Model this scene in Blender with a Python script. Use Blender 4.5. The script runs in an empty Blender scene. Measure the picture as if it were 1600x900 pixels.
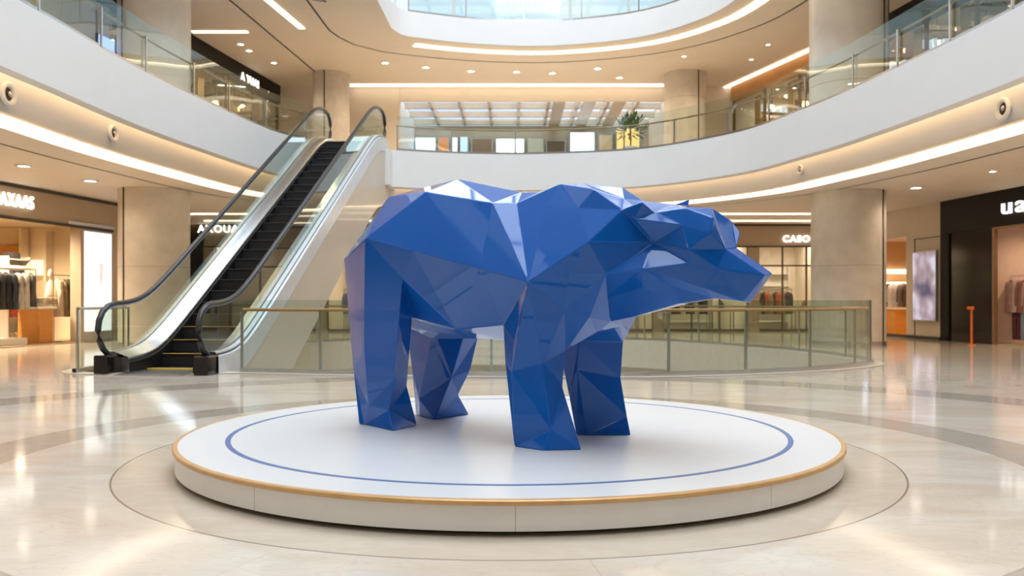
import bpy, bmesh, math, random
from mathutils import Vector, Matrix
random.seed(7)
S = bpy.context.scene
C = bpy.data.collections.new('mall'); S.collection.children.link(C)
FPX, HOR, HC = 1369.0, 470.0, 1.257          # focal length in pixels, horizon row, eye height
PI = math.pi

# ------------------------------------------------------------------ materials
MATS = {}
def mat(name, col, rough=.5, metal=0., emit=0., ecol=None, var=.04, scale=6., bump=0., coat=0., ior=1.45, coat_ior=1.5, coat_rough=.03):
    if name in MATS: return MATS[name]
    m = bpy.data.materials.new(name); m.use_nodes = True
    nt = m.node_tree; b = nt.nodes['Principled BSDF']
    tc = nt.nodes.new('ShaderNodeTexCoord'); nz = nt.nodes.new('ShaderNodeTexNoise')
    nz.inputs['Scale'].default_value = scale; nz.inputs['Detail'].default_value = 4
    nt.links.new(tc.outputs['Object'], nz.inputs['Vector'])
    r = nt.nodes.new('ShaderNodeValToRGB')
    r.color_ramp.elements[0].position = .3; r.color_ramp.elements[1].position = .7
    r.color_ramp.elements[0].color = (*[max(0, c * (1 - var)) for c in col], 1)
    r.color_ramp.elements[1].color = (*[min(1, c * (1 + var)) for c in col], 1)
    nt.links.new(nz.outputs['Fac'], r.inputs['Fac']); nt.links.new(r.outputs['Color'], b.inputs['Base Color'])
    b.inputs['Roughness'].default_value = rough; b.inputs['Metallic'].default_value = metal
    b.inputs['IOR'].default_value = ior
    if coat:
        b.inputs['Coat Weight'].default_value = coat; b.inputs['Coat IOR'].default_value = coat_ior
        b.inputs['Coat Roughness'].default_value = coat_rough
    if emit:
        b.inputs['Emission Color'].default_value = (*(ecol or col), 1); b.inputs['Emission Strength'].default_value = emit
    if bump:
        bp = nt.nodes.new('ShaderNodeBump'); bp.inputs['Strength'].default_value = bump
        nt.links.new(nz.outputs['Fac'], bp.inputs['Height']); nt.links.new(bp.outputs['Normal'], b.inputs['Normal'])
    MATS[name] = m
    return m

def glass_mat(name, tint=(.93, .97, .95), rough=.02, base=.06):
    if name in MATS: return MATS[name]
    m = bpy.data.materials.new(name); m.use_nodes = True; nt = m.node_tree
    nt.nodes.clear()
    o = nt.nodes.new('ShaderNodeOutputMaterial'); mx = nt.nodes.new('ShaderNodeMixShader')
    t = nt.nodes.new('ShaderNodeBsdfTransparent'); g = nt.nodes.new('ShaderNodeBsdfGlossy'); lw = nt.nodes.new('ShaderNodeLayerWeight'); lw.inputs['Blend'].default_value = .5
    f = nt.nodes.new('ShaderNodeMath'); f.operation = 'POWER'; f.inputs[1].default_value = 4.5; nt.links.new(lw.outputs['Facing'], f.inputs[0])
    f2 = nt.nodes.new('ShaderNodeMath'); f2.operation = 'MULTIPLY_ADD'; f2.inputs[1].default_value = .75; f2.inputs[2].default_value = base; nt.links.new(f.outputs[0], f2.inputs[0])
    t.inputs['Color'].default_value = (*tint, 1); g.inputs['Roughness'].default_value = rough
    g.inputs['Color'].default_value = (.9, .95, .95, 1)
    nt.links.new(f2.outputs[0], mx.inputs['Fac'])
    nt.links.new(t.outputs[0], mx.inputs[1]); nt.links.new(g.outputs[0], mx.inputs[2]); nt.links.new(mx.outputs[0], o.inputs['Surface'])
    MATS[name] = m
    return m

def floor_mat():
    m = bpy.data.materials.new('polished_marble_floor'); m.use_nodes = True; nt = m.node_tree
    N, L = nt.nodes, nt.links; b = N['Principled BSDF']
    geo = N.new('ShaderNodeNewGeometry'); sep = N.new('ShaderNodeSeparateXYZ'); L.new(geo.outputs['Position'], sep.inputs[0])
    def math_(op, a, b_=None, c=None):
        n = N.new('ShaderNodeMath'); n.operation = op
        for i, v in enumerate((a, b_, c)):
            if v is None: continue
            if isinstance(v, (int, float)): n.inputs[i].default_value = v
            else: L.new(v, n.inputs[i])
        return n.outputs[0]
    dx = math_('SUBTRACT', sep.outputs['X'], PLX); dy = math_('SUBTRACT', sep.outputs['Y'], PLY)
    r = math_('SQRT', math_('ADD', math_('MULTIPLY', dx, dx), math_('MULTIPLY', dy, dy)))
    ang = math_('ARCTAN2', dy, dx)
    def band(a, c):
        return math_('MULTIPLY', math_('GREATER_THAN', r, a), math_('LESS_THAN', r, c))
    def noise(scale, detail, dist=0.):
        n = N.new('ShaderNodeTexNoise'); n.inputs['Scale'].default_value = scale; n.inputs['Detail'].default_value = detail
        n.inputs['Distortion'].default_value = dist; mp = N.new('ShaderNodeMapping'); mp.inputs['Scale'].default_value = (.7, 1.5, 1)
        L.new(geo.outputs['Position'], mp.inputs[0]); L.new(mp.outputs[0], n.inputs['Vector']); return n.outputs['Fac']
    n1 = noise(.9, 6, 1.2); n2 = noise(3.2, 9, 2.0)
    ramp = N.new('ShaderNodeValToRGB'); L.new(n1, ramp.inputs['Fac'])
    e = ramp.color_ramp.elements; e[0].position = .3; e[0].color = (.56, .48, .39, 1); e[1].position = .68; e[1].color = (.66, .605, .53, 1)
    def mix(fac, ca, cb, mode='MIX'):
        n = N.new('ShaderNodeMix'); n.data_type = 'RGBA'; n.blend_type = mode
        if isinstance(fac, (int, float)): n.inputs[0].default_value = fac
        else: L.new(fac, n.inputs[0])
        for i, v in ((6, ca), (7, cb)):
            if isinstance(v, tuple): n.inputs[i].default_value = v
            else: L.new(v, n.inputs[i])
        return n.outputs[2]
    vein = N.new('ShaderNodeValToRGB'); L.new(n2, vein.inputs['Fac']); ve = vein.color_ramp.elements
    ve[0].position = .47; ve[0].color = (0, 0, 0, 1); ve[1].position = .5; ve[1].color = (1, 1, 1, 1)
    x = vein.color_ramp.elements.new(.53); x.color = (0, 0, 0, 1)
    col = mix(math_('MULTIPLY', vein.outputs['Color'], .22), ramp.outputs['Color'], (.42, .34, .26, 1))
    darker = mix(n2, (.30, .265, .22, 1), (.46, .40, .34, 1))
    col = mix(math_('MULTIPLY', band(3.95, 4.5), .8), col, darker)
    col = mix(math_('MULTIPLY', band(6.9, 7.65), .8), col, darker)
    warm = mix(n2, (.46, .38, .29, 1), (.62, .54, .44, 1))
    col = mix(math_('MULTIPLY', math_('LESS_THAN', r, 3.0), .7), col, warm)
    # stone joints: the circle round the platform, the band edges and radial joints
    j = math_('LESS_THAN', math_('ABSOLUTE', math_('SUBTRACT', r, 3.0)), .007)
    for q in (3.95, 4.5, 6.9, 7.65): j = math_('MAXIMUM', j, math_('MULTIPLY', math_('LESS_THAN', math_('ABSOLUTE', math_('SUBTRACT', r, q)), .005), .4))
    fr = math_('ABSOLUTE', math_('SUBTRACT', math_('FRACT', math_('MULTIPLY', math_('ADD', ang, .13), 12 / (2 * PI))), .5))
    rad = math_('LESS_THAN', math_('MULTIPLY', fr, r), .0045)
    rad = math_('MULTIPLY', rad, math_('GREATER_THAN', r, 3.0))
    j = math_('MAXIMUM', j, math_('MULTIPLY', rad, .35))
    col = mix(math_('MULTIPLY', j, .75), col, (.12, .09, .07, 1))
    L.new(col, b.inputs['Base Color'])
    rg = N.new('ShaderNodeMapRange'); L.new(n2, rg.inputs[0]); rg.inputs[3].default_value = .06; rg.inputs[4].default_value = .12
    L.new(rg.outputs[0], b.inputs['Roughness']); b.inputs['IOR'].default_value = 1.47
    b.inputs['Coat Weight'].default_value = .0; b.inputs['Coat Roughness'].default_value = .05; b.inputs['Coat IOR'].default_value = 1.5
    MATS['floor'] = m
    return m

def drum_mat():
    m = mat('platform_side_white', (.80, .78, .75), .45, var=.02).copy(); nt = m.node_tree; N, L = nt.nodes, nt.links
    b = N['Principled BSDF']; src = b.inputs['Base Color'].links[0].from_socket
    tc = N.new('ShaderNodeTexCoord'); sp = N.new('ShaderNodeSeparateXYZ'); L.new(tc.outputs['Object'], sp.inputs[0])
    def mm(op, a, b_=None):
        n = N.new('ShaderNodeMath'); n.operation = op
        for i, v in enumerate((a, b_)):
            if v is None: continue
            if isinstance(v, (int, float)): n.inputs[i].default_value = v
            else: L.new(v, n.inputs[i])
        return n.outputs[0]
    an = mm('ARCTAN2', sp.outputs['Y'], sp.outputs['X'])
    f = mm('FRACT', mm('ADD', mm('MULTIPLY', mm('ADD', an, PI / 2 - .015), 10 / (2 * PI)), .5))
    lm = mm('LESS_THAN', mm('ABSOLUTE', mm('SUBTRACT', f, .5)), .0014)
    mx = N.new('ShaderNodeMix'); mx.data_type = 'RGBA'; L.new(lm, mx.inputs[0]); L.new(src, mx.inputs[6]); mx.inputs[7].default_value = (.45, .42, .38, 1)
    L.new(mx.outputs[2], b.inputs['Base Color'])
    return m

PLX, PLY, PLR = -.02, 7.24, 2.60

white_paint = mat('white_fascia_paint', (.80, .81, .82), .45, var=.01, scale=2)
warm_ceiling = mat('warm_white_ceiling', (.80, .73, .64), .6, var=.015, scale=1)
upper_ceiling = mat('cream_ceiling', (.80, .72, .61), .6, var=.015, scale=1)
tan_wall = mat('tan_wall_panel', (.42, .33, .24), .5, var=.04, scale=1.5)
beige_wall = mat('beige_wall_panel', (.60, .52, .42), .4, var=.03, scale=1.5)
stone = mat('column_limestone', (.60, .545, .47), .32, var=.09, scale=2.2, bump=.02)
black_gloss = mat('black_gloss_panel', (.012, .010, .009), .12, var=.1)
black_satin = mat('black_satin_board', (.009, .008, .007), .5, var=.1, ior=1.3)
dark_joint = mat('dark_joint', (.05, .045, .04), .6)
led = mat('warm_led_strip', (1, .9, .75), .5, emit=1.7, ecol=(1, .86, .68))
led_hidden = mat('warm_cove_led', (1, .8, .55), .5, emit=3.5, ecol=(1, .66, .36))
lamp_white = mat('lamp_lens', (1, .95, .85), .5, emit=14.0, ecol=(1, .9, .74))
sign_white = mat('white_glowing_letters', (1, 1, 1), .5, emit=2.0, ecol=(1, .97, .9))
light_box = mat('white_light_box', (1, 1, 1), .4, emit=1.15, ecol=(.93, .95, 1))
steel = mat('brushed_steel', (.62, .64, .66), .25, 1., var=.05, scale=14)
steel_bright = mat('bright_steel_deck', (.78, .82, .87), .22, 1., var=.04, scale=10)
rubber = mat('black_handrail_rubber', (.018, .02, .024), .32, var=.1)
step_black = mat('black_step_metal', (.012, .012, .014), .45, var=.15, scale=30)
yellow = mat('yellow_step_line', (.75, .50, .05), .5, var=.1)
wood_rail = mat('orange_wood_handrail', (.52, .27, .12), .35, var=.12, scale=5)
rail_bronze = mat('bronze_handrail', (.36, .25, .15), .35, .4, var=.08)
clad = mat('escalator_beige_cladding', (.62, .56, .48), .35, var=.02, scale=1.2, coat=.3)
gold = mat('brushed_gold_trim', (.60, .37, .17), .42, .45, var=.08, scale=9)
blue_paint = mat('blue_lacquer', (.0, .095, .42), .5, 0., var=.05, scale=1.1, ior=1.15, coat=1., coat_ior=1.43, coat_rough=.04)
blue_line = mat('blue_ring_inlay', (.085, .14, .32), .45, var=.06)
plat_white = mat('platform_top_white', (.65, .66, .67), .28, var=.012, scale=1.5)
glass = glass_mat('clear_green_glass', (.90, .95, .925))
clear = glass_mat('shop_glass', (.97, .98, .97), base=.02)
shop_wall = mat('warm_shop_wall', (.78, .64, .45), .6, var=.05, scale=1.2)
shop_floor = mat('shop_floor_oak', (.55, .42, .27), .3, var=.08)
brown_box = mat('caramel_lacquer', (.50, .22, .05), .4, var=.06)
white_lam = mat('white_laminate', (.82, .78, .70), .4, var=.02)
orange_wall = mat('orange_brown_panel', (.50, .24, .07), .5, var=.06, scale=1)
leaf = mat('dark_green_leaf', (.05, .14, .04), .5, var=.3, scale=9)
pot_white = mat('white_plant_pot', (.7, .7, .68), .4)
truss_dark = mat('dark_interior', (.05, .045, .04), .7)

# ------------------------------------------------------------------ helpers
class MB:
    def __init__(s): s.v = []; s.f = []
    def add(s, vs, fs):
        k = len(s.v); s.v += [tuple(p) for p in vs]; s.f += [tuple(i + k for i in f) for f in fs]
    def box(s, cx, cy, cz, sx, sy, sz, rz=0.):
        c, n = math.cos(rz), math.sin(rz); vs = []
        for dz in (-.5, .5):
            for dx, dy in ((-.5, -.5), (.5, -.5), (.5, .5), (-.5, .5)):
                x, y = dx * sx, dy * sy; vs.append((cx + x * c - y * n, cy + x * n + y * c, cz + dz * sz))
        s.add(vs, [(3, 2, 1, 0), (4, 5, 6, 7), (0, 1, 5, 4), (1, 2, 6, 5), (2, 3, 7, 6), (3, 0, 4, 7)])
    def beam(s, a, b, w, h):                       # box between two points, width w (horizontal), height h
        a, b = Vector(a), Vector(b); d = (b - a).normalized()
        side = d.cross(Vector((0, 0, 1)))
        side = Vector((1, 0, 0)) if side.length < 1e-4 else side.normalized()
        up = side.cross(d).normalized(); vs = []
        for p in (a, b):
            for i, j in ((-.5, -.5), (.5, -.5), (.5, .5), (-.5, .5)): vs.append(p + side * w * i + up * h * j)
        s.add(vs, [(3, 2, 1, 0), (4, 5, 6, 7), (0, 1, 5, 4), (1, 2, 6, 5), (2, 3, 7, 6), (3, 0, 4, 7)])
    def lathe(s, prof, cx=0, cy=0, n=32, cap=True, sy=1.):
        k = len(prof); vs = [(cx + r * math.cos(2 * PI * i / n), cy + sy * r * math.sin(2 * PI * i / n), z) for i in range(n) for r, z in prof]
        fs = [(i * k + j, ((i + 1) % n) * k + j, ((i + 1) % n) * k + j + 1, i * k + j + 1) for i in range(n) for j in range(k - 1)]
        if cap: fs += [tuple(i * k for i in range(n))[::-1], tuple(i * k + k - 1 for i in range(n))]
        s.add(vs, fs)
    def tube(s, path, r, n=10, closed=False, sx=1., sz=1.):
        P = [Vector(p) for p in path]; m = len(P); vs = []
        for i, p in enumerate(P):
            a = P[(i - 1) % m] if closed or i > 0 else p; b = P[(i + 1) % m] if closed or i < m - 1 else p
            d = (b - a).normalized(); side = d.cross(Vector((0, 0, 1)))
            if side.length < .05: side = Vector((1, 0, 0)) - d * d.x
            side.normalize(); up = side.cross(d).normalized()
            for k in range(n):
                t = 2 * PI * k / n; vs.append(p + side * math.cos(t) * r * sx + up * math.sin(t) * r * sz)
        fs = [(i * n + k, i * n + (k + 1) % n, ((i + 1) % m) * n + (k + 1) % n, ((i + 1) % m) * n + k) for i in range(m if closed else m - 1) for k in range(n)]
        if not closed: fs += [tuple(range(n))[::-1], tuple((m - 1) * n + k for k in range(n))]
        s.add(vs, fs)
    def ribbon(s, rows, closed=True):               # rows: list of equal-length point lists, joined in sequence
        m = len(rows[0]); vs = [p for r in rows for p in r]
        fs = [(a * m + i, a * m + (i + 1) % m, (a + 1) * m + (i + 1) % m, (a + 1) * m + i) for a in range(len(rows) - 1) for i in range(m if closed else m - 1)]
        s.add(vs, fs)
    def build(s, name, m, parent=None, smooth=False, fix=True, bevel=0.):
        me = bpy.data.meshes.new(name); me.from_pydata(s.v, [], s.f)
        if fix:
            b = bmesh.new(); b.from_mesh(me); bmesh.ops.recalc_face_normals(b, faces=b.faces); b.to_mesh(me); b.free()
        me.materials.append(m); o = bpy.data.objects.new(name, me); C.objects.link(o)
        if smooth:
            for p in me.polygons: p.use_smooth = True
            try:
                me.set_sharp_from_angle(angle=math.radians(38))
            except Exception: pass
        if bevel:
            bv = o.modifiers.new('edge', 'BEVEL'); bv.width = bevel; bv.segments = 2; bv.limit_method = 'ANGLE'; bv.angle_limit = math.radians(25)
        if parent: o.parent = parent
        return o

def tag(o, label, cat, group=None):
    o['label'] = label; o['category'] = cat
    if group: o['group'] = group
    return o
def struct(o): o['kind'] = 'structure'; return o
def empty(name, label, cat, loc=(0, 0, 0), rz=0., group=None):
    o = bpy.data.objects.new(name, None); C.objects.link(o); o.location = loc; o.rotation_euler = (0, 0, rz); o.empty_display_size = .1
    return tag(o, label, cat, group)
def dup(root, loc, rz=None, label=None, group=None):
    r = root.copy(); C.objects.link(r); r.location = loc
    if rz is not None: r.rotation_euler = (0, 0, rz)
    if label: r['label'] = label
    if group: r['group'] = group
    for ch in list(root.children):
        c = ch.copy(); C.objects.link(c); c.parent = r
        for g in list(ch.children):
            d = g.copy(); C.objects.link(d); d.parent = c
    return r
def text_mesh(body, size, depth, m, name, parent, loc, rot, align='LEFT', off=.004, wide=1.):
    cu = bpy.data.curves.new(name, 'FONT'); cu.body = body; cu.size = size; cu.extrude = depth; cu.align_x = align; cu.offset = off; cu.space_character = 1.18
    t = bpy.data.objects.new('tmp', cu); me = bpy.data.meshes.new_from_object(t); bpy.data.objects.remove(t)
    me.materials.clear(); me.materials.append(m)
    o = bpy.data.objects.new(name, me); C.objects.link(o); o.location = loc; o.rotation_euler = rot; o.scale = (wide, 1, 1); o.parent = parent
    return o

def at_z(px, py, z): t = (z - HC) * FPX / (HOR - py); return Vector(((px - 800) / FPX * t, t, z))
def on_line(px, py, a, b):                          # where the sight line of a pixel meets the upright wall over a-b
    rx = (px - 800) / FPX; ax, ay = a; dx, dy = b[0] - a[0], b[1] - a[1]
    t = (rx * ay - ax) / (dx - rx * dy); Y = ay + t * dy
    return Vector((ax + t * dx, Y, HC + (HOR - py) / FPX * Y))

def catmull(P, n, closed=True):
    out = []; m = len(P)
    for i in range(m if closed else m - 1):
        p0, p1, p2, p3 = [P[(i + k) % m] if closed else P[min(max(i + k, 0), m - 1)] for k in (-1, 0, 1, 2)]
        for j in range(n):
            t = j / n
            out.append(tuple(.5 * (2 * p1[q] + (p2[q] - p0[q]) * t + (2 * p0[q] - 5 * p1[q] + 4 * p2[q] - p3[q]) * t * t + (3 * p1[q] - p0[q] - 3 * p2[q] + p3[q]) * t ** 3) for q in (0, 1)))
    if not closed: out.append(P[-1])
    return out
def resample(P, step, closed=True):
    Q = P + [P[0]] if closed else P; d = [0]
    for a, b in zip(Q, Q[1:]): d.append(d[-1] + math.dist(a, b))
    n = max(2, round(d[-1] / step)); out = []; k = 0
    for i in range(n if closed else n + 1):
        s_ = d[-1] * i / n
        while k < len(d) - 2 and d[k + 1] < s_: k += 1
        t = (s_ - d[k]) / max(1e-9, d[k + 1] - d[k]); out.append(tuple(Q[k][q] + (Q[k + 1][q] - Q[k][q]) * t for q in (0, 1)))
    return out
def offset(P, d, closed=True):                      # P counter-clockwise: positive d moves outward
    m = len(P); out = []
    for i in range(m):
        a = P[(i - 1) % m] if closed or i > 0 else P[i]; b = P[(i + 1) % m] if closed or i < m - 1 else P[i]
        tx, ty = b[0] - a[0], b[1] - a[1]; l = math.hypot(tx, ty) or 1
        out.append((P[i][0] + ty / l * d, P[i][1] - tx / l * d))
    return out
def lift(P, z): return [(x, y, z) for x, y in P]
def sweep(name, P, prof, m, closed=True, parent=None, smooth=True):
    b = MB(); b.ribbon([lift(offset(P, o, closed), z) for o, z in prof], closed); return b.build(name, m, parent, smooth=smooth, fix=False)
def plate(name, outer, hole, z, m, thick=0.):
    bm = bmesh.new(); edges = []
    for loop in [outer] + hole:
        vs = [bm.verts.new((x, y, z)) for x, y in loop]; edges += [bm.edges.new((vs[i], vs[(i + 1) % len(vs)])) for i in range(len(vs))]
    bmesh.ops.triangle_fill(bm, edges=edges, use_beauty=True, use_dissolve=False)
    me = bpy.data.meshes.new(name); bm.to_mesh(me); bm.free(); me.materials.append(m)
    o = bpy.data.objects.new(name, me); C.objects.link(o)
    if thick:
        sm = o.modifiers.new('t', 'SOLIDIFY'); sm.thickness = thick; sm.offset = 0
    return struct(o)
def hit(px, P, closed=True, far=True):              # sight line of a pixel column with a plan curve -> point, tangent angle
    best = None; rx = (px - 800) / FPX; m = len(P)
    for i in range(m if closed else m - 1):
        a, b = P[i], P[(i + 1) % m]; fa, fb = a[0] - rx * a[1], b[0] - rx * b[1]
        if fa * fb <= 0 and fa != fb:
            t = fa / (fa - fb); x, y = a[0] + (b[0] - a[0]) * t, a[1] + (b[1] - a[1]) * t
            if y > 2 and (best is None or (y > best[1]) == far): best = (x, y, math.atan2(b[1] - a[1], b[0] - a[0]))
    return best

def rect(x0, y0, x1, y1): return [(x0, y0), (x1, y0), (x1, y1), (x0, y1)]

# ------------------------------------------------------------------ plan curves (counter-clockwise)
E2 = catmull([(8.3, 0), (8.32, 8), (8.26, 14.1), (7.78, 19.1), (7.28, 21.9), (6.38, 24.96), (4.04, 27.7), (1, 28.6), (-1, 28.6), (-2.8, 28.2), (-5.0, 27.2), (-6.45, 25.4), (-6.95, 23.7), (-7.36, 21), (-7.6, 19.2), (-7.75, 17.3), (-7.8, 15.1), (-7.88, 13), (-7.95, 6), (-7.9, -2), (-7.2, -9), (-5, -14), (0, -16), (5, -14), (7.4, -9), (8.2, -4)], 10)
E2 = resample(E2, .35)
E3 = catmull([(7.75, 8), (7.65, 16), (7.4, 22), (6.75, 26.85), (5.8, 29.0), (4.46, 30.4), (2.6, 31.2), (.74, 31.5), (-1.4, 31.2), (-3.3, 30.5)], 10, False)
E3 = E3 + [(-3.76, 30.3), (-4.05, 29.5), (-4.12, 25.2), (-7.9, 23.2), (-8.3, 20), (-8.3, 0), (-7.0, -8), (0, -12), (5, -10), (7.3, -4), (7.75, 4)]
E3 = resample(E3, .4)
HOLE_FRONT = [(-7.5, 15.35), (-4.68, 15.45), (-3.3, 15.1), (-1, 14.72), (1.8, 14.6), (2.93, 14.8), (4.28, 15.28), (5.45, 15.9), (6.5, 16.75), (7.1, 17.6), (7.3, 19), (7.2, 20.5), (6.9, 22), (6.4, 23.3), (5.4, 25.8), (3.6, 27.9), (0, 28.8), (-3.6, 28.3), (-6.2, 25.6), (-7.1, 22), (-7.5, 18)]
HOLE = resample(catmull(HOLE_FRONT, 8), .35)

# ------------------------------------------------------------------ room shell
fm = floor_mat()
plate('floor', rect(-20, -24, 20, 46), [HOLE], 0, fm)
o = plate('floor_lower', rect(-20, 6, 20, 46), [], -5.6, mat('lower_floor_stone', (.55, .48, .38), .15, var=.08, scale=.6))
o = plate('ceiling_ground', rect(-20, -24, 20, 46), [offset(E2, .62)], 4.4, warm_ceiling)
o = plate('floor_upper', rect(-20, -24, 20, 46), [offset(E2, .02)], 5.95, beige_wall)
HALL = rect(-5.2, 37.7, 7.2, 45.8)
o = plate('ceiling_upper', rect(-20, -24, 20, 46), [E3, HALL], 10.4, upper_ceiling)
o = plate('floor_top', rect(-20, -24, 20, 37.4), [offset(E3, .02)], 11.2, beige_wall)
o = plate('ceiling_top', rect(-20, -24, 20, 37.4), [rect(-9, -5, 11, 31)], 24.0, white_paint)
o = plate('ceiling_lower', rect(-20, 6, 20, 46), [offset(HOLE, .55)], -1.15, warm_ceiling)

struct(sweep('trim_1', E2, [(.14, 6.05), (0, 6.05), (0, 4.88), (.16, 4.84), (.16, 5.35), (.62, 5.35)], white_paint))
struct(sweep('trim_2', E2, [(.60, 5.36), (.60, 4.72), (.70, 4.40)], white_paint))
struct(sweep('trim_3', E3, [(.12, 11.3), (0, 11.3), (0, 10.42), (.06, 10.40)], white_paint, smooth=True))
struct(sweep('trim_4', HOLE, [(.35, .005), (.35, .012), (-.02, .012), (-.02, -.85), (.5, -.85), (.55, -1.16)], mat('opening_edge_stone', (.66, .58, .47), .3, var=.05)))
struct(sweep('trim_5', E2, [(2.45, 4.392), (2.50, 4.392)], dark_joint))
struct(sweep('trim_6', E3, [(2.1, 10.392), (2.16, 10.392)], dark_joint))

# LED strips: run along the curves
def strip(P, a, c, z, m, name, label, keep=None, cat='ceiling light'):
    b = MB(); Q = [i for i in range(len(P))]; A, B = offset(P, a), offset(P, c); n = len(P)
    for i in range(n):
        j = (i + 1) % n
        if keep and not (keep(P[i]) and keep(P[j])): continue
        b.add([(*A[i], z), (*B[i], z), (*B[j], z), (*A[j], z), (*A[i], z + .03), (*B[i], z + .03), (*B[j], z + .03), (*A[j], z + .03)], [(0, 1, 2, 3), (7, 6, 5, 4), (0, 4, 5, 1), (2, 6, 7, 3)])
    return tag(b.build(name, m, fix=False), label, cat)
strip(E2, .80, 1.38, 4.365, led, 'light_strip', 'broad warm light strip curving under the white balcony edge')
strip(E2, .24, .52, 5.31, led_hidden, 'cove_light', 'amber cove light tucked behind the white balcony edge')
strip(E3, .62, .95, 10.365, led, 'light_strip', 'curved warm light strip under the topmost balcony', keep=lambda p: p[0] > -3.4 and p[1] > -4)

# outer walls
def wall(name, pts, z0, z1, m, t=.2):
    b = MB()
    for a, c in zip(pts, pts[1:]): b.beam((a[0], a[1], (z0 + z1) / 2), (c[0], c[1], (z0 + z1) / 2), t, z1 - z0)
    return struct(b.build(name, m))
wall('wall_west', [(-20, -24), (-20, 46)], -5.6, 24, beige_wall)
wall('wall_east', [(20, -24), (20, 46)], -5.6, 24, beige_wall)
wall('wall_south', [(-20, -24), (20, -24)], 0, 24, beige_wall)
wall('wall_north', [(-20, 46), (20, 46)], -5.6, 10.4, beige_wall)
wall('wall_lower', [(-12, 34), (12, 34)], -5.6, -1.16, mat('lower_shop_wall', (.62, .48, .32), .5, var=.2, scale=.8))

# ------------------------------------------------------------------ top storey: window wall and skylight
b = MB()
for i in range(17): b.box(-20 + i * 2.5, 37.4, 17.6, .12, .16, 12.8)
for z in (11.3, 12.9, 14.7, 16.4, 18.2, 20, 21.8, 23.8): b.box(0, 37.4, z, 40, .14, .10)
o = struct(b.build('window_1', white_paint))
b = MB(); b.box(0, 37.45, 17.6, 40, .02, 12.8); g_ = b.build('pane', clear, o)
b = MB()
for i in range(9): b.box(-9 + i * 2.5, 13, 24.2, .14, 36, .5)
for j in range(13): b.box(1, -5 + j * 3, 24.3, 20, .12, .35)
o = struct(b.build('window_2', white_paint))
b = MB()
for x in (-9, 11): b.box(x, 13, 24.2, .3, 36, 1.1)
for y in (-5, 31): b.box(1, y, 24.2, 20, .3, 1.1)
b.build('skylight_kerb', white_paint, o)

# ------------------------------------------------------------------ display platform
p = empty('display_platform', 'low round white display platform with gold rim and blue ring', 'platform', (PLX, PLY, 0))
b = MB(); b.lathe([(2.50, 0), (2.50, .035)], n=160); b.build('recessed_base', black_satin, p, smooth=True)
b = MB(); b.lathe([(2.45, .030), (2.585, .030), (2.585, .170), (2.45, .170)], n=180, cap=False); o = b.build('side_panel', drum_mat(), p, smooth=True)
b = MB(); b.lathe([(2.45, .170), (2.598, .170), (2.602, .176), (2.602, .194), (2.596, .200), (2.565, .201), (2.565, .190)], n=180, cap=False); b.build('gold_rim', gold, p, smooth=True)
b = MB(); b.lathe([(2.566, .17), (2.566, .2)], n=180); b.build('top_board', plat_white, p, smooth=False)
b = MB(); b.lathe([(2.195, .2002), (2.195, .2012), (2.235, .2012), (2.235, .2002)], n=180, cap=False); b.build('blue_ring', blue_line, p)

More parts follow.
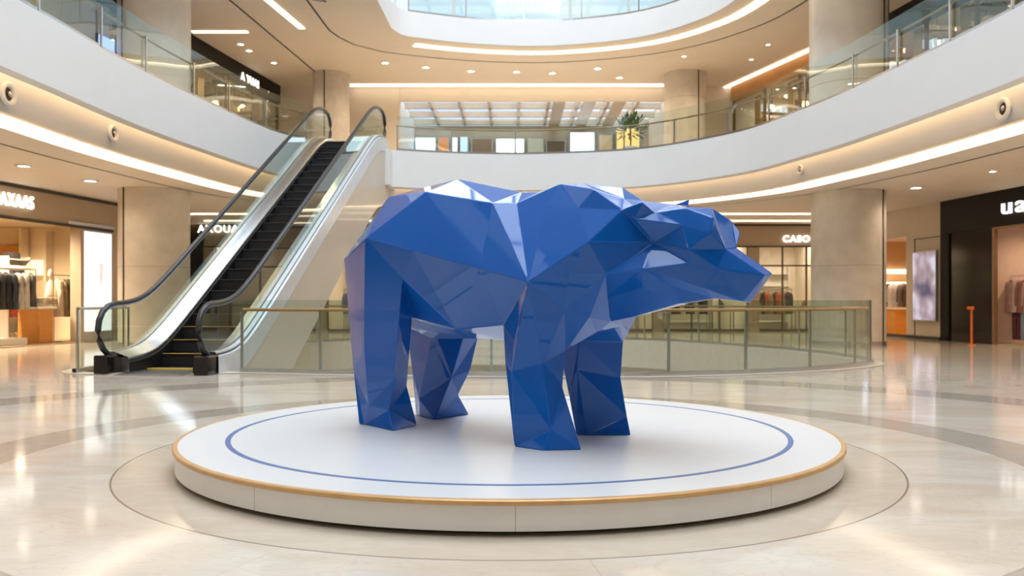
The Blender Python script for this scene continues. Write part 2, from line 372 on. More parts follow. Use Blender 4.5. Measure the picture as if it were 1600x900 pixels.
# ------------------------------------------------------------------ the bear
BV = [(-0.384,0.000,2.072),(0.264,0.000,1.916),(0.428,0.000,1.907),(0.833,0.000,1.943),(1.161,0.000,1.885),(1.325,0.000,1.780),(1.555,0.000,1.740),(1.856,0.000,1.692),(1.066,0.000,0.901),(1.232,0.000,0.931),(-0.169,0.000,0.744),(0.096,0.000,0.741),(0.950,0.000,0.820),(-1.150,0.000,0.900),(-1.373,-0.340,1.418),(-0.927,-0.530,1.569),(-1.136,-0.030,1.973),(-0.468,-0.310,1.939),(0.225,-0.330,1.802),(0.364,-0.210,1.802),(0.302,-0.600,1.296),(0.762,-0.640,1.187),(-0.392,-0.550,1.446),(-0.545,-0.500,1.236),(0.637,-0.220,1.769),(0.685,-0.100,1.936),(1.065,-0.250,1.854),(0.966,-0.300,1.721),(1.163,-0.500,1.457),(1.002,-0.480,1.249),(1.337,-0.330,1.685),(1.516,-0.220,1.456),(1.253,-0.410,1.242),(1.514,-0.370,1.271),(1.110,-0.200,1.068),(1.461,-0.260,1.147),(1.646,-0.190,1.155),(1.281,-0.200,1.776),(1.489,-0.330,1.730),(1.543,-0.250,1.661),(1.356,-0.220,1.728),(1.435,-0.330,1.615),(1.801,-0.270,1.396),(1.792,-0.250,1.309),(1.867,-0.160,1.141),(1.957,-0.160,1.270),(1.996,-0.100,1.399),(1.931,-0.220,1.504),(1.932,-0.170,1.611),(1.747,-0.200,1.684),(1.748,-0.250,1.562),(2.250,-0.080,1.224),(2.100,-0.070,1.050),(1.885,-0.060,1.072),(1.652,-0.080,1.037),(0.372,-0.400,0.875),(0.527,-0.480,0.753),(0.432,-0.460,0.608),(0.535,-0.520,0.544),(0.836,-0.460,0.144),(0.744,-0.430,0.608),(0.823,-0.240,0.691),(0.808,-0.260,0.425),(0.916,-0.400,0.993),(1.032,-0.260,0.938),(0.555,-0.518,0.000),(0.827,-0.542,0.000),(1.025,-0.353,0.000),(0.620,-0.200,0.000),(0.550,-0.180,0.420),(0.500,-0.150,0.780),(-0.156,-0.300,0.829),(-0.711,-0.200,0.912),(-0.657,-0.420,0.916),(-0.728,-0.400,0.409),(-0.752,-0.220,0.345),(-0.789,-0.400,0.155),(-1.061,-0.360,0.170),(-1.051,-0.420,0.654),(-1.124,-0.341,0.000),(-0.682,-0.464,0.000),(-0.732,-0.112,0.000),(-1.191,-0.342,0.000),(-1.301,-0.300,0.452),(-1.150,-0.100,0.850),(-1.120,-0.100,0.420),(-1.120,-0.120,0.000),(-1.373,0.340,1.418),(-0.927,0.530,1.569),(-1.136,0.030,1.973),(-0.468,0.310,1.939),(0.225,0.330,1.802),(0.364,0.210,1.802),(0.302,0.600,1.296),(0.762,0.640,1.187),(-0.392,0.550,1.446),(-0.545,0.500,1.236),(0.637,0.220,1.769),(0.685,0.100,1.936),(1.065,0.250,1.854),(0.966,0.300,1.721),(1.163,0.500,1.457),(0.987,0.450,0.921),(1.337,0.330,1.685),(1.516,0.220,1.456),(1.253,0.410,1.242),(1.514,0.370,1.271),(1.110,0.200,1.068),(1.461,0.260,1.147),(1.646,0.190,1.155),(1.281,0.200,1.776),(1.549,0.330,1.810),(1.543,0.250,1.661),(1.356,0.220,1.728),(1.435,0.330,1.615),(1.801,0.270,1.396),(1.792,0.250,1.309),(1.867,0.160,1.141),(1.957,0.160,1.270),(2.010,0.050,1.415),(2.007,0.130,1.525),(1.932,0.170,1.611),(1.747,0.200,1.684),(1.748,0.250,1.562),(2.264,0.035,1.237),(2.122,0.020,1.042),(1.885,0.060,1.072),(1.652,0.080,1.037),(0.372,0.400,0.875),(0.527,0.480,0.753),(0.500,0.500,0.600),(0.560,0.550,0.550),(0.959,0.460,0.148),(0.908,0.450,0.444),(0.704,0.150,0.749),(0.681,0.160,0.518),(0.925,0.460,0.728),(1.030,0.200,0.860),(0.660,0.500,0.000),(1.002,0.443,0.000),(0.715,0.240,0.000),(0.632,0.222,0.000),(0.581,0.200,0.299),(0.500,0.150,0.780),(-0.156,0.300,0.829),(-0.474,0.200,0.766),(-0.491,0.420,0.736),(-0.600,0.450,0.436),(-0.697,0.300,0.373),(-0.778,0.500,0.204),(-1.100,0.620,0.300),(-1.051,0.420,0.654),(-1.100,0.740,0.000),(-0.822,0.714,0.000),(-0.845,0.248,0.000),(-1.243,0.451,0.000),(-1.217,0.360,0.443),(-0.858,0.220,0.717),(-1.110,0.340,0.159),(-1.094,0.335,0.000)]
BF = [(16,17,0),(0,90,89),(17,18,1,0),(0,1,91,90),(18,19,2,1),(1,2,92,91),(19,25,2),(2,98,92),(19,24,25),(98,97,92),(24,27,26,25),(98,99,100,97),(25,3,2),(2,3,98),(25,26,3),(3,99,98),(26,37,3),(3,110,99),(3,37,4),(4,110,3),(26,30,37),(110,103,99),(26,27,30),(103,100,99),(37,5,4),(4,5,110),(37,40,5),(5,113,110),(30,40,37),(110,113,103),(40,39,5),(5,112,113),(39,6,5),(5,6,112),(30,41,38),(111,114,103),(41,39,38),(111,112,114),(39,40,38),(111,113,112),(40,30,38),(111,103,113),(39,49,6),(6,122,112),(49,7,6),(6,7,122),(41,50,39),(112,123,114),(39,50,49),(122,123,112),(50,47,49),(122,120,123),(49,47,48),(121,120,122),(49,48,7),(7,121,122),(7,48,46),(119,121,7),(48,47,46),(119,120,121),(47,42,46),(119,115,120),(50,42,47),(120,115,123),(31,42,50),(123,115,104),(31,50,41),(114,123,104),(30,31,41),(114,104,103),(31,43,42),(115,116,104),(42,43,45),(118,116,115),(42,45,46),(119,118,115),(43,44,45),(118,117,116),(31,33,43),(116,106,104),(33,43,44),(117,116,106),(33,44,36),(109,117,106),(33,36,35),(108,109,106),(46,45,51),(124,118,119),(45,52,51),(124,125,118),(45,44,52),(125,117,118),(44,53,52),(125,126,117),(36,53,44),(117,126,109),(36,54,53),(126,127,109),(35,54,36),(109,127,108),(34,54,35),(108,127,107),(34,9,54),(127,9,107),(34,8,9),(9,8,107),(33,35,34),(107,108,106),(32,33,34),(107,106,105),(31,32,33),(106,105,104),(28,31,32),(105,104,101),(28,30,31),(104,103,101),(27,28,30),(103,101,100),(28,32,29),(102,105,101),(21,28,27),(100,101,94),(21,29,28),(101,102,94),(21,24,27),(100,97,94),(21,19,24),(97,92,94),(18,20,21),(94,93,91),(18,21,19),(92,94,91),(17,20,18),(91,93,90),(17,22,20),(93,95,90),(15,22,17),(90,95,88),(15,17,16),(89,90,88),(14,15,16),(89,88,87),(15,23,22),(95,96,88),(22,23,71),(144,96,95),(22,71,20),(93,144,95),(20,71,55),(128,144,93),(20,55,21),(94,128,93),(23,72,71),(144,145,96),(21,55,56),(129,128,94),(21,56,58),(131,129,94),(55,57,56),(129,130,128),(56,57,58),(131,130,129),(57,65,58),(131,138,130),(21,58,60),(133,131,94),(21,60,63),(136,133,94),(21,63,29),(102,136,94),(29,63,32),(105,136,102),(32,63,64),(137,136,105),(32,64,8),(8,137,105),(32,8,34),(107,8,105),(63,61,64),(137,134,136),(63,60,61),(134,133,136),(60,62,61),(134,135,133),(58,59,60),(133,132,131),(58,65,59),(132,138,131),(65,66,59),(132,139,138),(66,67,59),(132,140,139),(59,67,62),(135,140,132),(59,62,60),(133,135,132),(61,62,69),(142,135,134),(61,69,70),(143,142,134),(62,67,68),(141,140,135),(62,68,69),(142,141,135),(55,70,57),(130,143,128),(70,69,57),(130,142,143),(69,68,65),(138,141,142),(69,65,57),(130,138,142),(65,68,67,66),(139,140,141,138),(11,70,55),(128,143,11),(11,12,70),(143,12,11),(70,12,61),(134,12,143),(61,12,64),(137,12,134),(12,8,64),(137,8,12),(71,55,11,10),(10,11,128,144),(72,71,10),(10,144,145),(84,72,10),(10,145,157),(84,10,13),(13,10,157),(14,84,13),(13,157,87),(14,15,78),(151,88,87),(14,78,83),(156,151,87),(83,78,77),(150,151,156),(83,77,79),(152,150,156),(83,79,82),(155,152,156),(15,78,23),(96,151,88),(78,74,23),(96,147,151),(78,77,74),(147,150,151),(23,74,73),(146,147,96),(77,76,74),(147,149,150),(77,79,76),(149,152,150),(79,80,76),(149,153,152),(80,81,76),(149,154,153),(76,81,75),(148,154,149),(76,75,74),(147,148,149),(74,75,73),(146,148,147),(75,72,73),(146,145,148),(23,73,72),(145,146,96),(14,84,83),(156,157,87),(83,84,85),(158,157,156),(83,85,82),(155,158,156),(82,85,86),(159,158,155),(84,72,75),(148,145,157),(84,75,85),(158,148,157),(85,75,81),(154,148,158),(85,81,86),(159,154,158),(82,86,81,80,79),(152,153,154,159,155),(7,46,119),(46,51,124,119),(51,52,125,124),(52,53,126,125),(53,54,127,126),(54,127,9),(14,13,87),(16,14,87,89),(16,0,89)]
me = bpy.data.meshes.new('bear_sculpture'); me.from_pydata(BV, [], BF)
bm = bmesh.new(); bm.from_mesh(me); bmesh.ops.triangulate(bm, faces=[f for f in bm.faces if len(f.verts) > 3])
bmesh.ops.recalc_face_normals(bm, faces=bm.faces); bm.to_mesh(me); bm.free(); me.materials.append(blue_paint)
bear = bpy.data.objects.new('bear_sculpture', me); C.objects.link(bear)
bear.location = (-.14, 7.09, .2015); bear.rotation_euler = (0, 0, -math.radians(35.2))
bv = bear.modifiers.new('edge', 'BEVEL'); bv.width = .007; bv.segments = 2; bv.limit_method = 'ANGLE'; bv.angle_limit = math.radians(3)
tag(bear, 'large glossy blue faceted bear sculpture standing on the round platform', 'sculpture')

# ------------------------------------------------------------------ escalator
ESC_A = -math.atan(.093)
esc = empty('escalator', 'black stepped escalator with glass sides rising to the upper floor', 'escalator', (-6.12, 14.6, 0), ESC_A)
T30 = math.tan(math.radians(30.))
def sp(x, k=.30): return k * math.log1p(math.exp(min(50, x / k)))
def zr(s, s0=1.55, s1=11.95): return T30 * (sp(s - s0) - sp(s - s1))
HW = .88
def hz(s): return 1.2 + zr(s)
Ss = [.62 + i * .16 for i in range(int((12.75 - .62) / .16) + 1)]
def rail_path(x):
    P = [(x, .62, .30), (x, .42, .33), (x, .26, .43), (x, .15, .58), (x, .10, .76), (x, .14, .93), (x, .24, 1.07), (x, .40, 1.16)]
    P += [(x, s, hz(s)) for s in Ss]
    zt = hz(12.75); P += [(x, 12.95, zt - .05), (x, 13.12, zt - .17), (x, 13.22, zt - .36), (x, 13.22, zt - .60), (x, 13.12, zt - .80), (x, 12.9, zt - .90)]
    return P
for sx in (-1, 1):
    x = sx * HW; path = rail_path(x)
    b = MB(); b.tube(path, .058, 10, sx=.9, sz=.9); b.build('handrail', rubber, esc, smooth=True)
    b = MB(); b.tube([(px_, s, z - .0) for px_, s, z in path], .028, 8); # steel guide under the belt, inset
    b = MB(); fine = [(s, hz(s)) for s in Ss]
    top = [(q[1] , q[2]) for q in path[:-3]]
    bot = []
    for s, z in top:
        zb = max(.30, hz(s) - .86) if s > .62 else .30
        bot.append((min(max(s, .62), 12.95), zb))
    n = len(top); vs = [(x - .006, s, z) for s, z in top] + [(x - .006, s, z) for s, z in bot] + [(x + .006, s, z) for s, z in top] + [(x + .006, s, z) for s, z in bot]
    fs = [(i, i + 1, n + i + 1, n + i) for i in range(n - 1)] + [(2 * n + i, 3 * n + i, 3 * n + i + 1, 2 * n + i + 1) for i in range(n - 1)]
    b.add(vs, fs); b.build('balustrade_glass', glass, esc, fix=False)
    # decks: profile rows following the slope
    S2 = [.55 + i * .2 for i in range(63)]
    def dk(s): return max(.27, hz(s) - .86)
    def row(xo, dz): return [(sx * xo, s, dk(s) + dz) for s in S2]
    b = MB(); b.ribbon([row(.865, .03), row(.60, -.06), row(.585, -.09), row(.585, -.14)], False); b.build('inner_deck', steel_bright, esc, smooth=True, fix=False)
    b = MB(); b.ribbon([row(.585, -.14), row(.572, -.15), row(.57, -.62)], False); b.build('skirt_panel', black_satin, esc, smooth=True, fix=False)
    b = MB(); b.ribbon([row(.895, .03), row(.98, .03), row(.985, .0)], False); b.ribbon([row(.985, -.03), row(1.03, -.04), row(1.04, -.46)], False); b.build('outer_deck', mat('pale_deck_metal', (.70, .75, .80), .3, .3), esc, smooth=True, fix=False)
    b = MB(); b.ribbon([row(.984, .01), row(.984, -.035)], False); b.ribbon([row(.866, .031), row(.894, .031)], False); b.build('deck_seal', rubber, esc, fix=False)
    S3 = [.55 + i * .2 for i in range(64)]
    b = MB()
    tp = [(sx * 1.03, s, dk(s) - .34) for s in S3]; bt = [(sx * 1.0, s, max(-.9, hz(s) - 3.0) if s > 1.1 else 0.0) for s in S3]
    b.ribbon([tp, bt], False); b.build('side_cladding', clad, esc, smooth=True, fix=False)
    b = MB(); b.box(x, .42, .165, .26, .50, .33); b.box(x, .60, .30, .20, .3, .10); b.build('newel_base', black_gloss, esc, bevel=.03)
    b = MB(); b.box(sx * .80, 1.05, .14, .40, .85, .28); b.build('entry_panel', steel, esc, bevel=.01)
b = MB()
tp = [(-1.0, s, max(-.9, hz(s) - 3.0)) for s in S3[3:]]; bt = [(1.0, s, max(-.9, hz(s) - 3.0)) for s in S3[3:]]
b.ribbon([tp, bt], False); b.box(0, S3[-1], 5.0, 2.0, .05, 2.2); b.build('soffit_panel', clad, esc, fix=False)
b = MB(); b.box(0, .60, .012, 1.16, 1.1, .02); b.build('floor_plate', steel, esc)
b = MB(); b.box(0, 12.6, 6.03, 1.16, 1.6, .04); b.build('landing_plate', steel, esc)
b = MB(); b.box(0, 1.19, .03, 1.14, .07, .02); b.build('comb_plate', yellow, esc)
R_, N_ = .24, 25
for i in range(N_ + 1):
    s = 1.28 + i * R_ / T30; z = i * R_
    if i == N_: pass
    b = MB(); b.box(0, s - .28 + .10, z - .17 + .12, 1.13, R_ / T30 + .25, .02)
    b.v = []; b.f = []
    run = R_ / T30
    zt = z + .03
    b.box(0, s + run / 2, zt - .03, 1.13, run, .05)
    b.box(0, s + .01, zt - R_ / 2, 1.13, .02, R_)
    st = b.build('step', step_black, esc)
    if i < 4:
        b = MB(); b.box(0, s + .018, zt + .001, 1.12, .035, .012); b.build('edge_line', yellow, st)
    else:
        b = MB(); b.box(0, s + .012, zt + .001, 1.12, .02, .010); b.build('edge_line', mat('step_nose_grey', (.16, .16, .17), .35), st)

# landing block of the upper floor behind the escalator head
b = MB(); b.box(-4.95, 28.0, 5.42, 2.3, 1.7, 1.12); struct(b.build('trim_7', white_paint))

# ------------------------------------------------------------------ railings
def railing(P, z0, zh, zt, hm, hr, name, label, post_step, hin=.10, base=True, gm=glass, post_m=steel, closed=False, post_h=None):
    L = [0]
    for a, c in zip(P, P[1:]): L.append(L[-1] + math.dist(a, c))
    e = empty(name, label, 'railing', (P[len(P) // 2][0], P[len(P) // 2][1], z0))
    ox, oy, oz = e.location
    n = max(1, round(L[-1] / post_step)); W = lambda Q: [(x - ox, y - oy, z - oz) for x, y, z in Q]
    def seg(a, c): return [i for i in range(len(P)) if a - 1e-6 <= L[i] <= c + 1e-6]
    for k in range(n):
        idx = seg(L[-1] * k / n, L[-1] * (k + 1) / n)
        if idx and idx[-1] < len(P) - 1: idx.append(idx[-1] + 1)
        Q = [P[i] for i in idx]
        if len(Q) < 2: continue
        q0 = offset(P, .006, False); q1 = offset(P, -.006, False)
        b = MB(); b.ribbon([W([(*q0[i], z0 + .03) for i in idx]), W([(*q0[i], zt) for i in idx]), W([(*q1[i], zt) for i in idx]), W([(*q1[i], z0 + .03) for i in idx])], False)
        b.build('glass_panel', gm, e, fix=False, smooth=True)
    Hp = offset(P, -hin, False)
    b = MB(); b.tube(W(lift(Hp, zh)), hr, 10); b.build('handrail', hm, e, smooth=True)
    for k in range(n + 1):
        s_ = L[-1] * k / n; i = min(range(len(P)), key=lambda q: abs(L[q] - s_)); x, y = P[i]; j = min(i + 1, len(P) - 1); i2 = max(0, j - 1)
        a = math.atan2(P[j][1] - P[i2][1], P[j][0] - P[i2][0])
        xo, yo = offset(P, -.045, False)[i]
        b = MB(); b.box(xo - ox, yo - oy, (z0 + zh) / 2 - oz - .01, .045, .03, zh - z0, a)
        b.beam((xo - ox, yo - oy, zh - oz - .05), (Hp[i][0] - ox, Hp[i][1] - oy, zh - oz - .02), .02, .02)
        b.build('post', post_m, e)
    if base:
        b = MB(); A, B_ = offset(P, .05, False), offset(P, -.05, False)
        b.ribbon([W(lift(A, z0)), W(lift(A, z0 + .07)), W(lift(B_, z0 + .07)), W(lift(B_, z0))], False); b.build('base_channel', steel, e, fix=False)
    return e
def arc_of(P, start, end):                           # part of a closed curve from nearest start to nearest end, in order
    i = min(range(len(P)), key=lambda k: math.dist(P[k], start)); j = min(range(len(P)), key=lambda k: math.dist(P[k], end)); out = [P[i]]
    while i != j: i = (i + 1) % len(P); out.append(P[i])
    return out
HO = offset(HOLE, .12)
railing(resample(arc_of(HO, (-4.72, 15.45), (7.4, 19.5)), .25, False), 0.012, 1.10, 1.27, wood_rail, .030, 'glass_railing', 'curved glass railing with orange wooden handrail behind the bear', 1.55, hin=.09)
railing(resample(arc_of(HO, (7.4, 19.5), (-7.4, 20.0)), .25, False), 0.012, 1.10, 1.27, rail_bronze, .026, 'glass_railing', 'glass railing along the far side of the floor opening', 2.2, hin=-.09)
railing([(-7.75, 17.6), (-7.72, 17.0), (-7.68, 16.4), (-7.62, 15.8), (-7.58, 15.2)], 0.012, 1.12, 1.16, steel, .026, 'glass_railing', 'short glass railing with grey end post left of the escalator', 2.6, hin=.05)
ER = offset(E2, .09)
railing(resample(arc_of(ER, (8.2, 3), (-3.7, 28.2)), .3, False), 6.05, 6.86, 7.15, rail_bronze, .024, 'balcony_railing', 'glass balcony railing curving along the right and far upper floor', 1.9, hin=-.10)
railing(resample(arc_of(ER, (-6.3, 26.0), (-7.9, 3)), .3, False), 6.05, 6.86, 7.15, rail_bronze, .024, 'balcony_railing', 'glass balcony railing of the upper floor left of the escalator', 1.9, hin=-.10)
E3R = [q for q in offset(E3, .09)]
railing(resample(arc_of(E3R, (7.6, 10), (-3.7, 30.5)), .35, False), 11.3, 12.2, 12.45, steel, .024, 'balcony_railing', 'glass railing on the topmost curved balcony', 2.2, hin=-.1)

# ------------------------------------------------------------------ columns
def column(x, y, r, z0, z1, label, joints, rings=()):
    e = empty('column', label, 'column', (x, y, z0)); h = z1 - z0
    b = MB(); b.lathe([(r, 0), (r, h)], n=64); b.build('shaft', stone if z0 < 1 or y > 30 else mat('daylit_column_stone', (.86, .83, .79), .3, var=.05, scale=2.2), e, smooth=True)  # upper shafts lighter: their daylight is put into the stone colour
    for a in joints:
        b = MB(); b.box(r * math.cos(a), r * math.sin(a), h / 2, .05, .035, h - .01, a); b.build('joint_strip', dark_joint, e)
    for z in rings:
        b = MB(); b.lathe([(r - .01, z), (r + .002, z), (r + .002, z + .012), (r - .01, z + .012)], n=64, cap=False); b.build('ring_joint', mat('joint_grey', (.33, .29, .24), .6), e)
    b = MB(); b.lathe([(r + .02, 0), (r + .02, .10), (r - .01, .11)], n=64, cap=False); b.build('base_band', steel, e, smooth=True)
    return e
column(-10.2, 25, .96, 0, 4.4, 'beige stone column with black joint left of the escalator', (math.radians(-90 - 55 + 22),), (2.2,))
column(9.78, 25.5, 1.03, 0, 4.4, 'beige stone column with black joint right of the glass railing', (math.radians(-90 + 42 + 0),), (2.25,))
column(-10.2, 25, .98, 5.95, 10.4, 'tall stone column, colour lightened as daylit, on the upper floor at the left', (math.radians(-125),), ())
column(9.78, 25.5, 1.08, 5.95, 10.4, 'tall stone column, colour lightened as daylit, on the upper floor at the right', (math.radians(-50), math.radians(-20)), (1.5,))
column(-7.3, 35.4, .74, 5.95, 10.4, 'smaller stone column on the upper floor behind the escalator top', (math.radians(-100),), ())
column(6.98, 35.4, .84, 5.95, 10.4, 'smaller stone column on the far right of the upper balcony', (math.radians(-62),), (3.4,))

# ------------------------------------------------------------------ air nozzles on the soffit face
FACE = offset(E2, .6)
proto = None
for (px, py, r, lab) in ((12, 147, .20, 'largest round air nozzle at the left edge under the balcony'), (176, 208, .17, 'round air nozzle under the left balcony near the escalator'), (1568, 170, .20, 'largest round air nozzle at the right edge under the balcony'), (1251, 265, .13, 'small round air nozzle under the balcony above the bear head')):
    x, y, a = hit(px, FACE); z = HC + (HOR - py) / FPX * y
    e = empty('air_nozzle', lab, 'air vent', (x, y, min(z, 5.1)), a, 'air nozzles under the balcony')
    k = r / .2
    def ringm(prof, n=32):
        b = MB(); b.lathe(prof, n=n, cap=False); b.v = [(vx, vz_, vy) for vx, vy, vz_ in b.v]; return b
    ringm([(.20 * k, -.005), (.205 * k, .03), (.18 * k, .055), (.135 * k, .045), (.11 * k, .0), (.09 * k, -.04)]).build('flange', white_paint, e, smooth=True)
    b = MB(); b.lathe([(.11 * k, -.03), (.11 * k, .005)], n=24); b.v = [(vx, vz_, vy) for vx, vy, vz_ in b.v]; b.build('opening', truss_dark, e)
    b = MB(); b.lathe([(.045 * k, 0), (.05 * k, .03), (.03 * k, .04)], n=20); b.v = [(vx - .02, vz_, vy) for vx, vy, vz_ in b.v]; b.build('nozzle_core', steel, e, smooth=True)

# ------------------------------------------------------------------ downlights (fixtures with their lamps)
def lamp(loc, power, size=.12, cone=150, col=(1, .80, .58), name='downlight_or_fill_lamp'):
    l = bpy.data.lights.new(name, 'SPOT'); l.energy = power; l.spot_size = math.radians(cone); l.spot_blend = .7; l.shadow_soft_size = size; l.color = col
    o = bpy.data.objects.new(name, l); C.objects.link(o); o.location = loc; return o
b = MB(); dl = empty('downlight', 'x', 'downlight'); b.lathe([(.09, 0), (.12, 0), (.125, -.012), (.085, -.014)], n=24, cap=False); b.build('trim_ring', white_paint, dl, smooth=True)
b = MB(); b.lathe([(.088, -.006), (.088, -.002)], n=24); b.build('lens', lamp_white, dl)
first = True
def place_dl(p, label, group, power=0., scale=1., **k):
    global first
    if first: o = dl; o.location = p; first = False
    else: o = dup(dl, p)
    o['label'] = label; o['group'] = group; o.scale = (scale,) * 3
    if power: lamp((p[0], p[1], p[2] - .05), power, **k)
for px, py in ((602, 98), (665, 105), (736, 111), (807, 112), (863, 114), (934, 107), (968, 121)):
    place_dl(at_z(px, py, 10.396), 'small round downlight in the row above the far balcony', 'downlights in the far upper ceiling', 260, 1.5)
for px, py in ((376, 69), (389, 79), (428, 98)):
    place_dl(at_z(px, py, 10.396), 'small downlight in the upper ceiling above the black sign band', 'downlights in the upper left ceiling', 200, 1.2)
for px, py in ((1069, 88), (1174, 93), (1200, 70)):
    place_dl(at_z(px, py, 10.396), 'tiny downlight in the upper ceiling left of the tall right column', 'downlights in the upper right ceiling', 200, .8)
place_dl(at_z(141, 282, 4.396), 'round downlight in the low ceiling above the left store', 'low ceiling lights', 120, 1.7)
place_dl(at_z(37, 259, 4.396), 'round downlight nearest the left edge in the low ceiling', 'low ceiling lights', 120, 1.5)
place_dl(at_z(1431, 293, 4.396), 'round downlight in the low ceiling before the right stores', 'low ceiling lights', 120, 1.7)
place_dl(at_z(1551, 268, 4.396), 'small dim downlight near the black storefront', 'low ceiling lights', 120, .9)
# bare lamps without fixtures, added to brighten the walkways
for x, y in ((-10.8, 8), (-10.8, 14), (11.2, 8), (11.2, 14), (11.4, 21), (-11, 30), (10.5, 31), (-5, 32), (0, 32.5), (5, 32), (-10, 2), (11, 2), (0, -19), (-8, -17), (8, -17), (-10, -6), (11, -6)):
    lamp((x, y, 4.34), 190, col=(1, .76, .52))
for x, y in ((-10.5, 14), (-10.5, 20), (10.8, 14), (10.8, 20), (-9, 31), (9, 31)):
    lamp((x, y, 10.34), 400, size=.4, col=(1, .74, .48))
for x, y in ((0, 31.5), (-6, 31), (6, 31)):
    lamp((x, y, -1.25), 260)

# linear lights in the upper left ceiling
for (x0, y0, x1, y1, lab) in ((398, -17, 472, 45, 'long straight ceiling light at the top left'), (300, 50, 387, 50, 'short straight ceiling light beside the tall left column')):
    a, c = at_z(x0, y0, 10.38), at_z(x1, y1, 10.38); b = MB(); b.beam(a, c, .22, .03); tag(b.build('linear_light', led), lab, 'ceiling light')
b = MB(); b.beam((-6.9, 37.1, 10.38), (6.6, 37.1, 10.38), .42, .03); tag(b.build('linear_light', led), 'long straight light strip above the far hall opening', 'ceiling light')
b = MB(); a = [at_z(1103, 152, 10.36), at_z(1254, 84, 10.36)]; d = (a[1] - a[0]); b.beam(a[0], a[0] + d * 1.12, .32, .03); tag(b.build('linear_light', led), 'bright straight light strip above the orange brown shop fascia', 'ceiling light')
b = MB(); b.beam(at_z(359, 0, 10.39), at_z(500, 119, 10.39), .05, .015); struct(b.build('trim_8', dark_joint))

# ------------------------------------------------------------------ far hall on the upper floor
b = MB(); b.box(-10, 37.55, 8.17, 10.4, .25, 4.46); b.box(13.2, 37.55, 8.17, 12.4, .25, 4.46); b.box(1.1, 37.55, 10.1, 11.78, .25, .60); struct(b.build('wall_far', upper_ceiling))
b = MB()
for i in range(10): b.box(-5.2 + i * 1.38, 41.7, 10.62, .14, 8.2, .42)
for j in range(5): b.box(1, 38 + j * 1.9, 10.55, 12.4, .18, .28)
for x in (2.2, 3.6, 5.0): b.box(x, 41.7, 10.45, .55, 8.2, .10)
o = struct(b.build('window_3', mat('skylight_frame', (.55, .47, .38), .5)))
wall('wall_hall_left', [(-5.2, 37.7), (-5.2, 46)], 5.95, 10.6, white_paint); wall('wall_hall_right', [(7.2, 37.7), (7.2, 46)], 5.95, 10.6, upper_ceiling)
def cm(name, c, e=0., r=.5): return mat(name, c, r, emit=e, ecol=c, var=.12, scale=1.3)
panels = [(648, 682, 214, 'pale blue lit shop panel', (.55, .68, .85), 1.6), (684, 702, 214, 'orange shop panel', (.75, .28, .1), .25), (704, 716, 214, 'white lit shop panel', (.9, .92, 1), 1.8), (718, 732, 213, 'blue lit shop panel', (.35, .5, .9), 1.6), (736, 770, 216, 'brown shop panel', (.28, .18, .12), 0),
          (774, 820, 216, 'wide white lit shop panel', (.95, .97, 1), 2.0), (824, 850, 216, 'grey green shop panel', (.5, .5, .42), .2), (853, 884, 219, 'dark brown shop panel', (.16, .11, .08), 0), (888, 930, 206, 'tall pale blue lit window', (.72, .84, 1), 2.2), (935, 957, 210, 'tan shop panel', (.6, .45, .26), .3), (962, 1000, 200, 'amber lit shop panel', (.95, .6, .22), .9)]
for i, (x0, x1, yt, lab, c, e) in enumerate(panels):
    Y = 45.7; z1 = HC + (HOR - yt) / FPX * Y; xa, xb = (x0 - 800) / FPX * Y, (x1 - 800) / FPX * Y
    t = empty('shop', lab + ' in the far upper hall', 'shop', ((xa + xb) / 2, Y, 5.95))
    b = MB(); w = xb - xa; h = z1 - 5.95
    b.box(0, .02, h / 2, w, .10, h); b.build('frame', steel, t)
    b = MB(); b.box(0, -.045, h / 2 + .05, w - .12, .04, h - .2); b.build('face', cm('panel_%d' % i, c, e), t)

# ------------------------------------------------------------------ shops
def garment(name, colour, w=.44, h=.75, sleeves=True):
    e = bpy.data.objects.new(name, None); C.objects.link(e); e.empty_display_size = .05
    m = mat('cloth_' + '_'.join('%d' % (c * 100) for c in colour), colour, .85, var=.12, scale=8, bump=.15)
    b = MB(); n = 14; rows = []
    for z, ww, dd in ((0, .10, .05), (-.03, .16, .06), (-.07, .40, .09), (-.14, .46, .12), (-.4, .42, .13), (-.8, .46, .14), (-1, .5, .15)):
        rows.append([(math.cos(2 * PI * k / n) * ww * w * 1.1, math.sin(2 * PI * k / n) * dd * (1 + .15 * math.sin(5 * k)), z * h) for k in range(n)])
    b.ribbon(rows); b.f.append(tuple(range(n))); b.f.append(tuple(range(6 * n, 7 * n))[::-1])
    if sleeves:
        for s in (-1, 1): b.tube([(s * w * .40, 0, -.09 * h), (s * w * .52, .0, -.3 * h), (s * w * .55, .02, -.8 * h)], .05, 8)
    b.build('fabric', m, e, smooth=True)
    b = MB(); b.tube([(0, 0, -.01), (0, 0, .05), (.02, 0, .08), (0, 0, .10), (-.02, 0, .085)], .004, 6); b.build('hanger_hook', steel, e)
    return e
def trousers(name, colour, h=.85):
    e = bpy.data.objects.new(name, None); C.objects.link(e)
    m = mat('cloth_' + '_'.join('%d' % (c * 100) for c in colour), colour, .85, var=.12, scale=8, bump=.15)
    b = MB(); b.box(0, 0, -h * .12, .26, .08, h * .24); b.box(-.07, 0, -h * .6, .12, .08, h * .8); b.box(.07, 0, -h * .6, .12, .08, h * .8); b.build('fabric', m, e, bevel=.02)
    b = MB(); b.tube([(0, 0, 0), (0, 0, .04), (.02, 0, .07)], .004, 6); b.build('hanger_hook', steel, e)
    return e
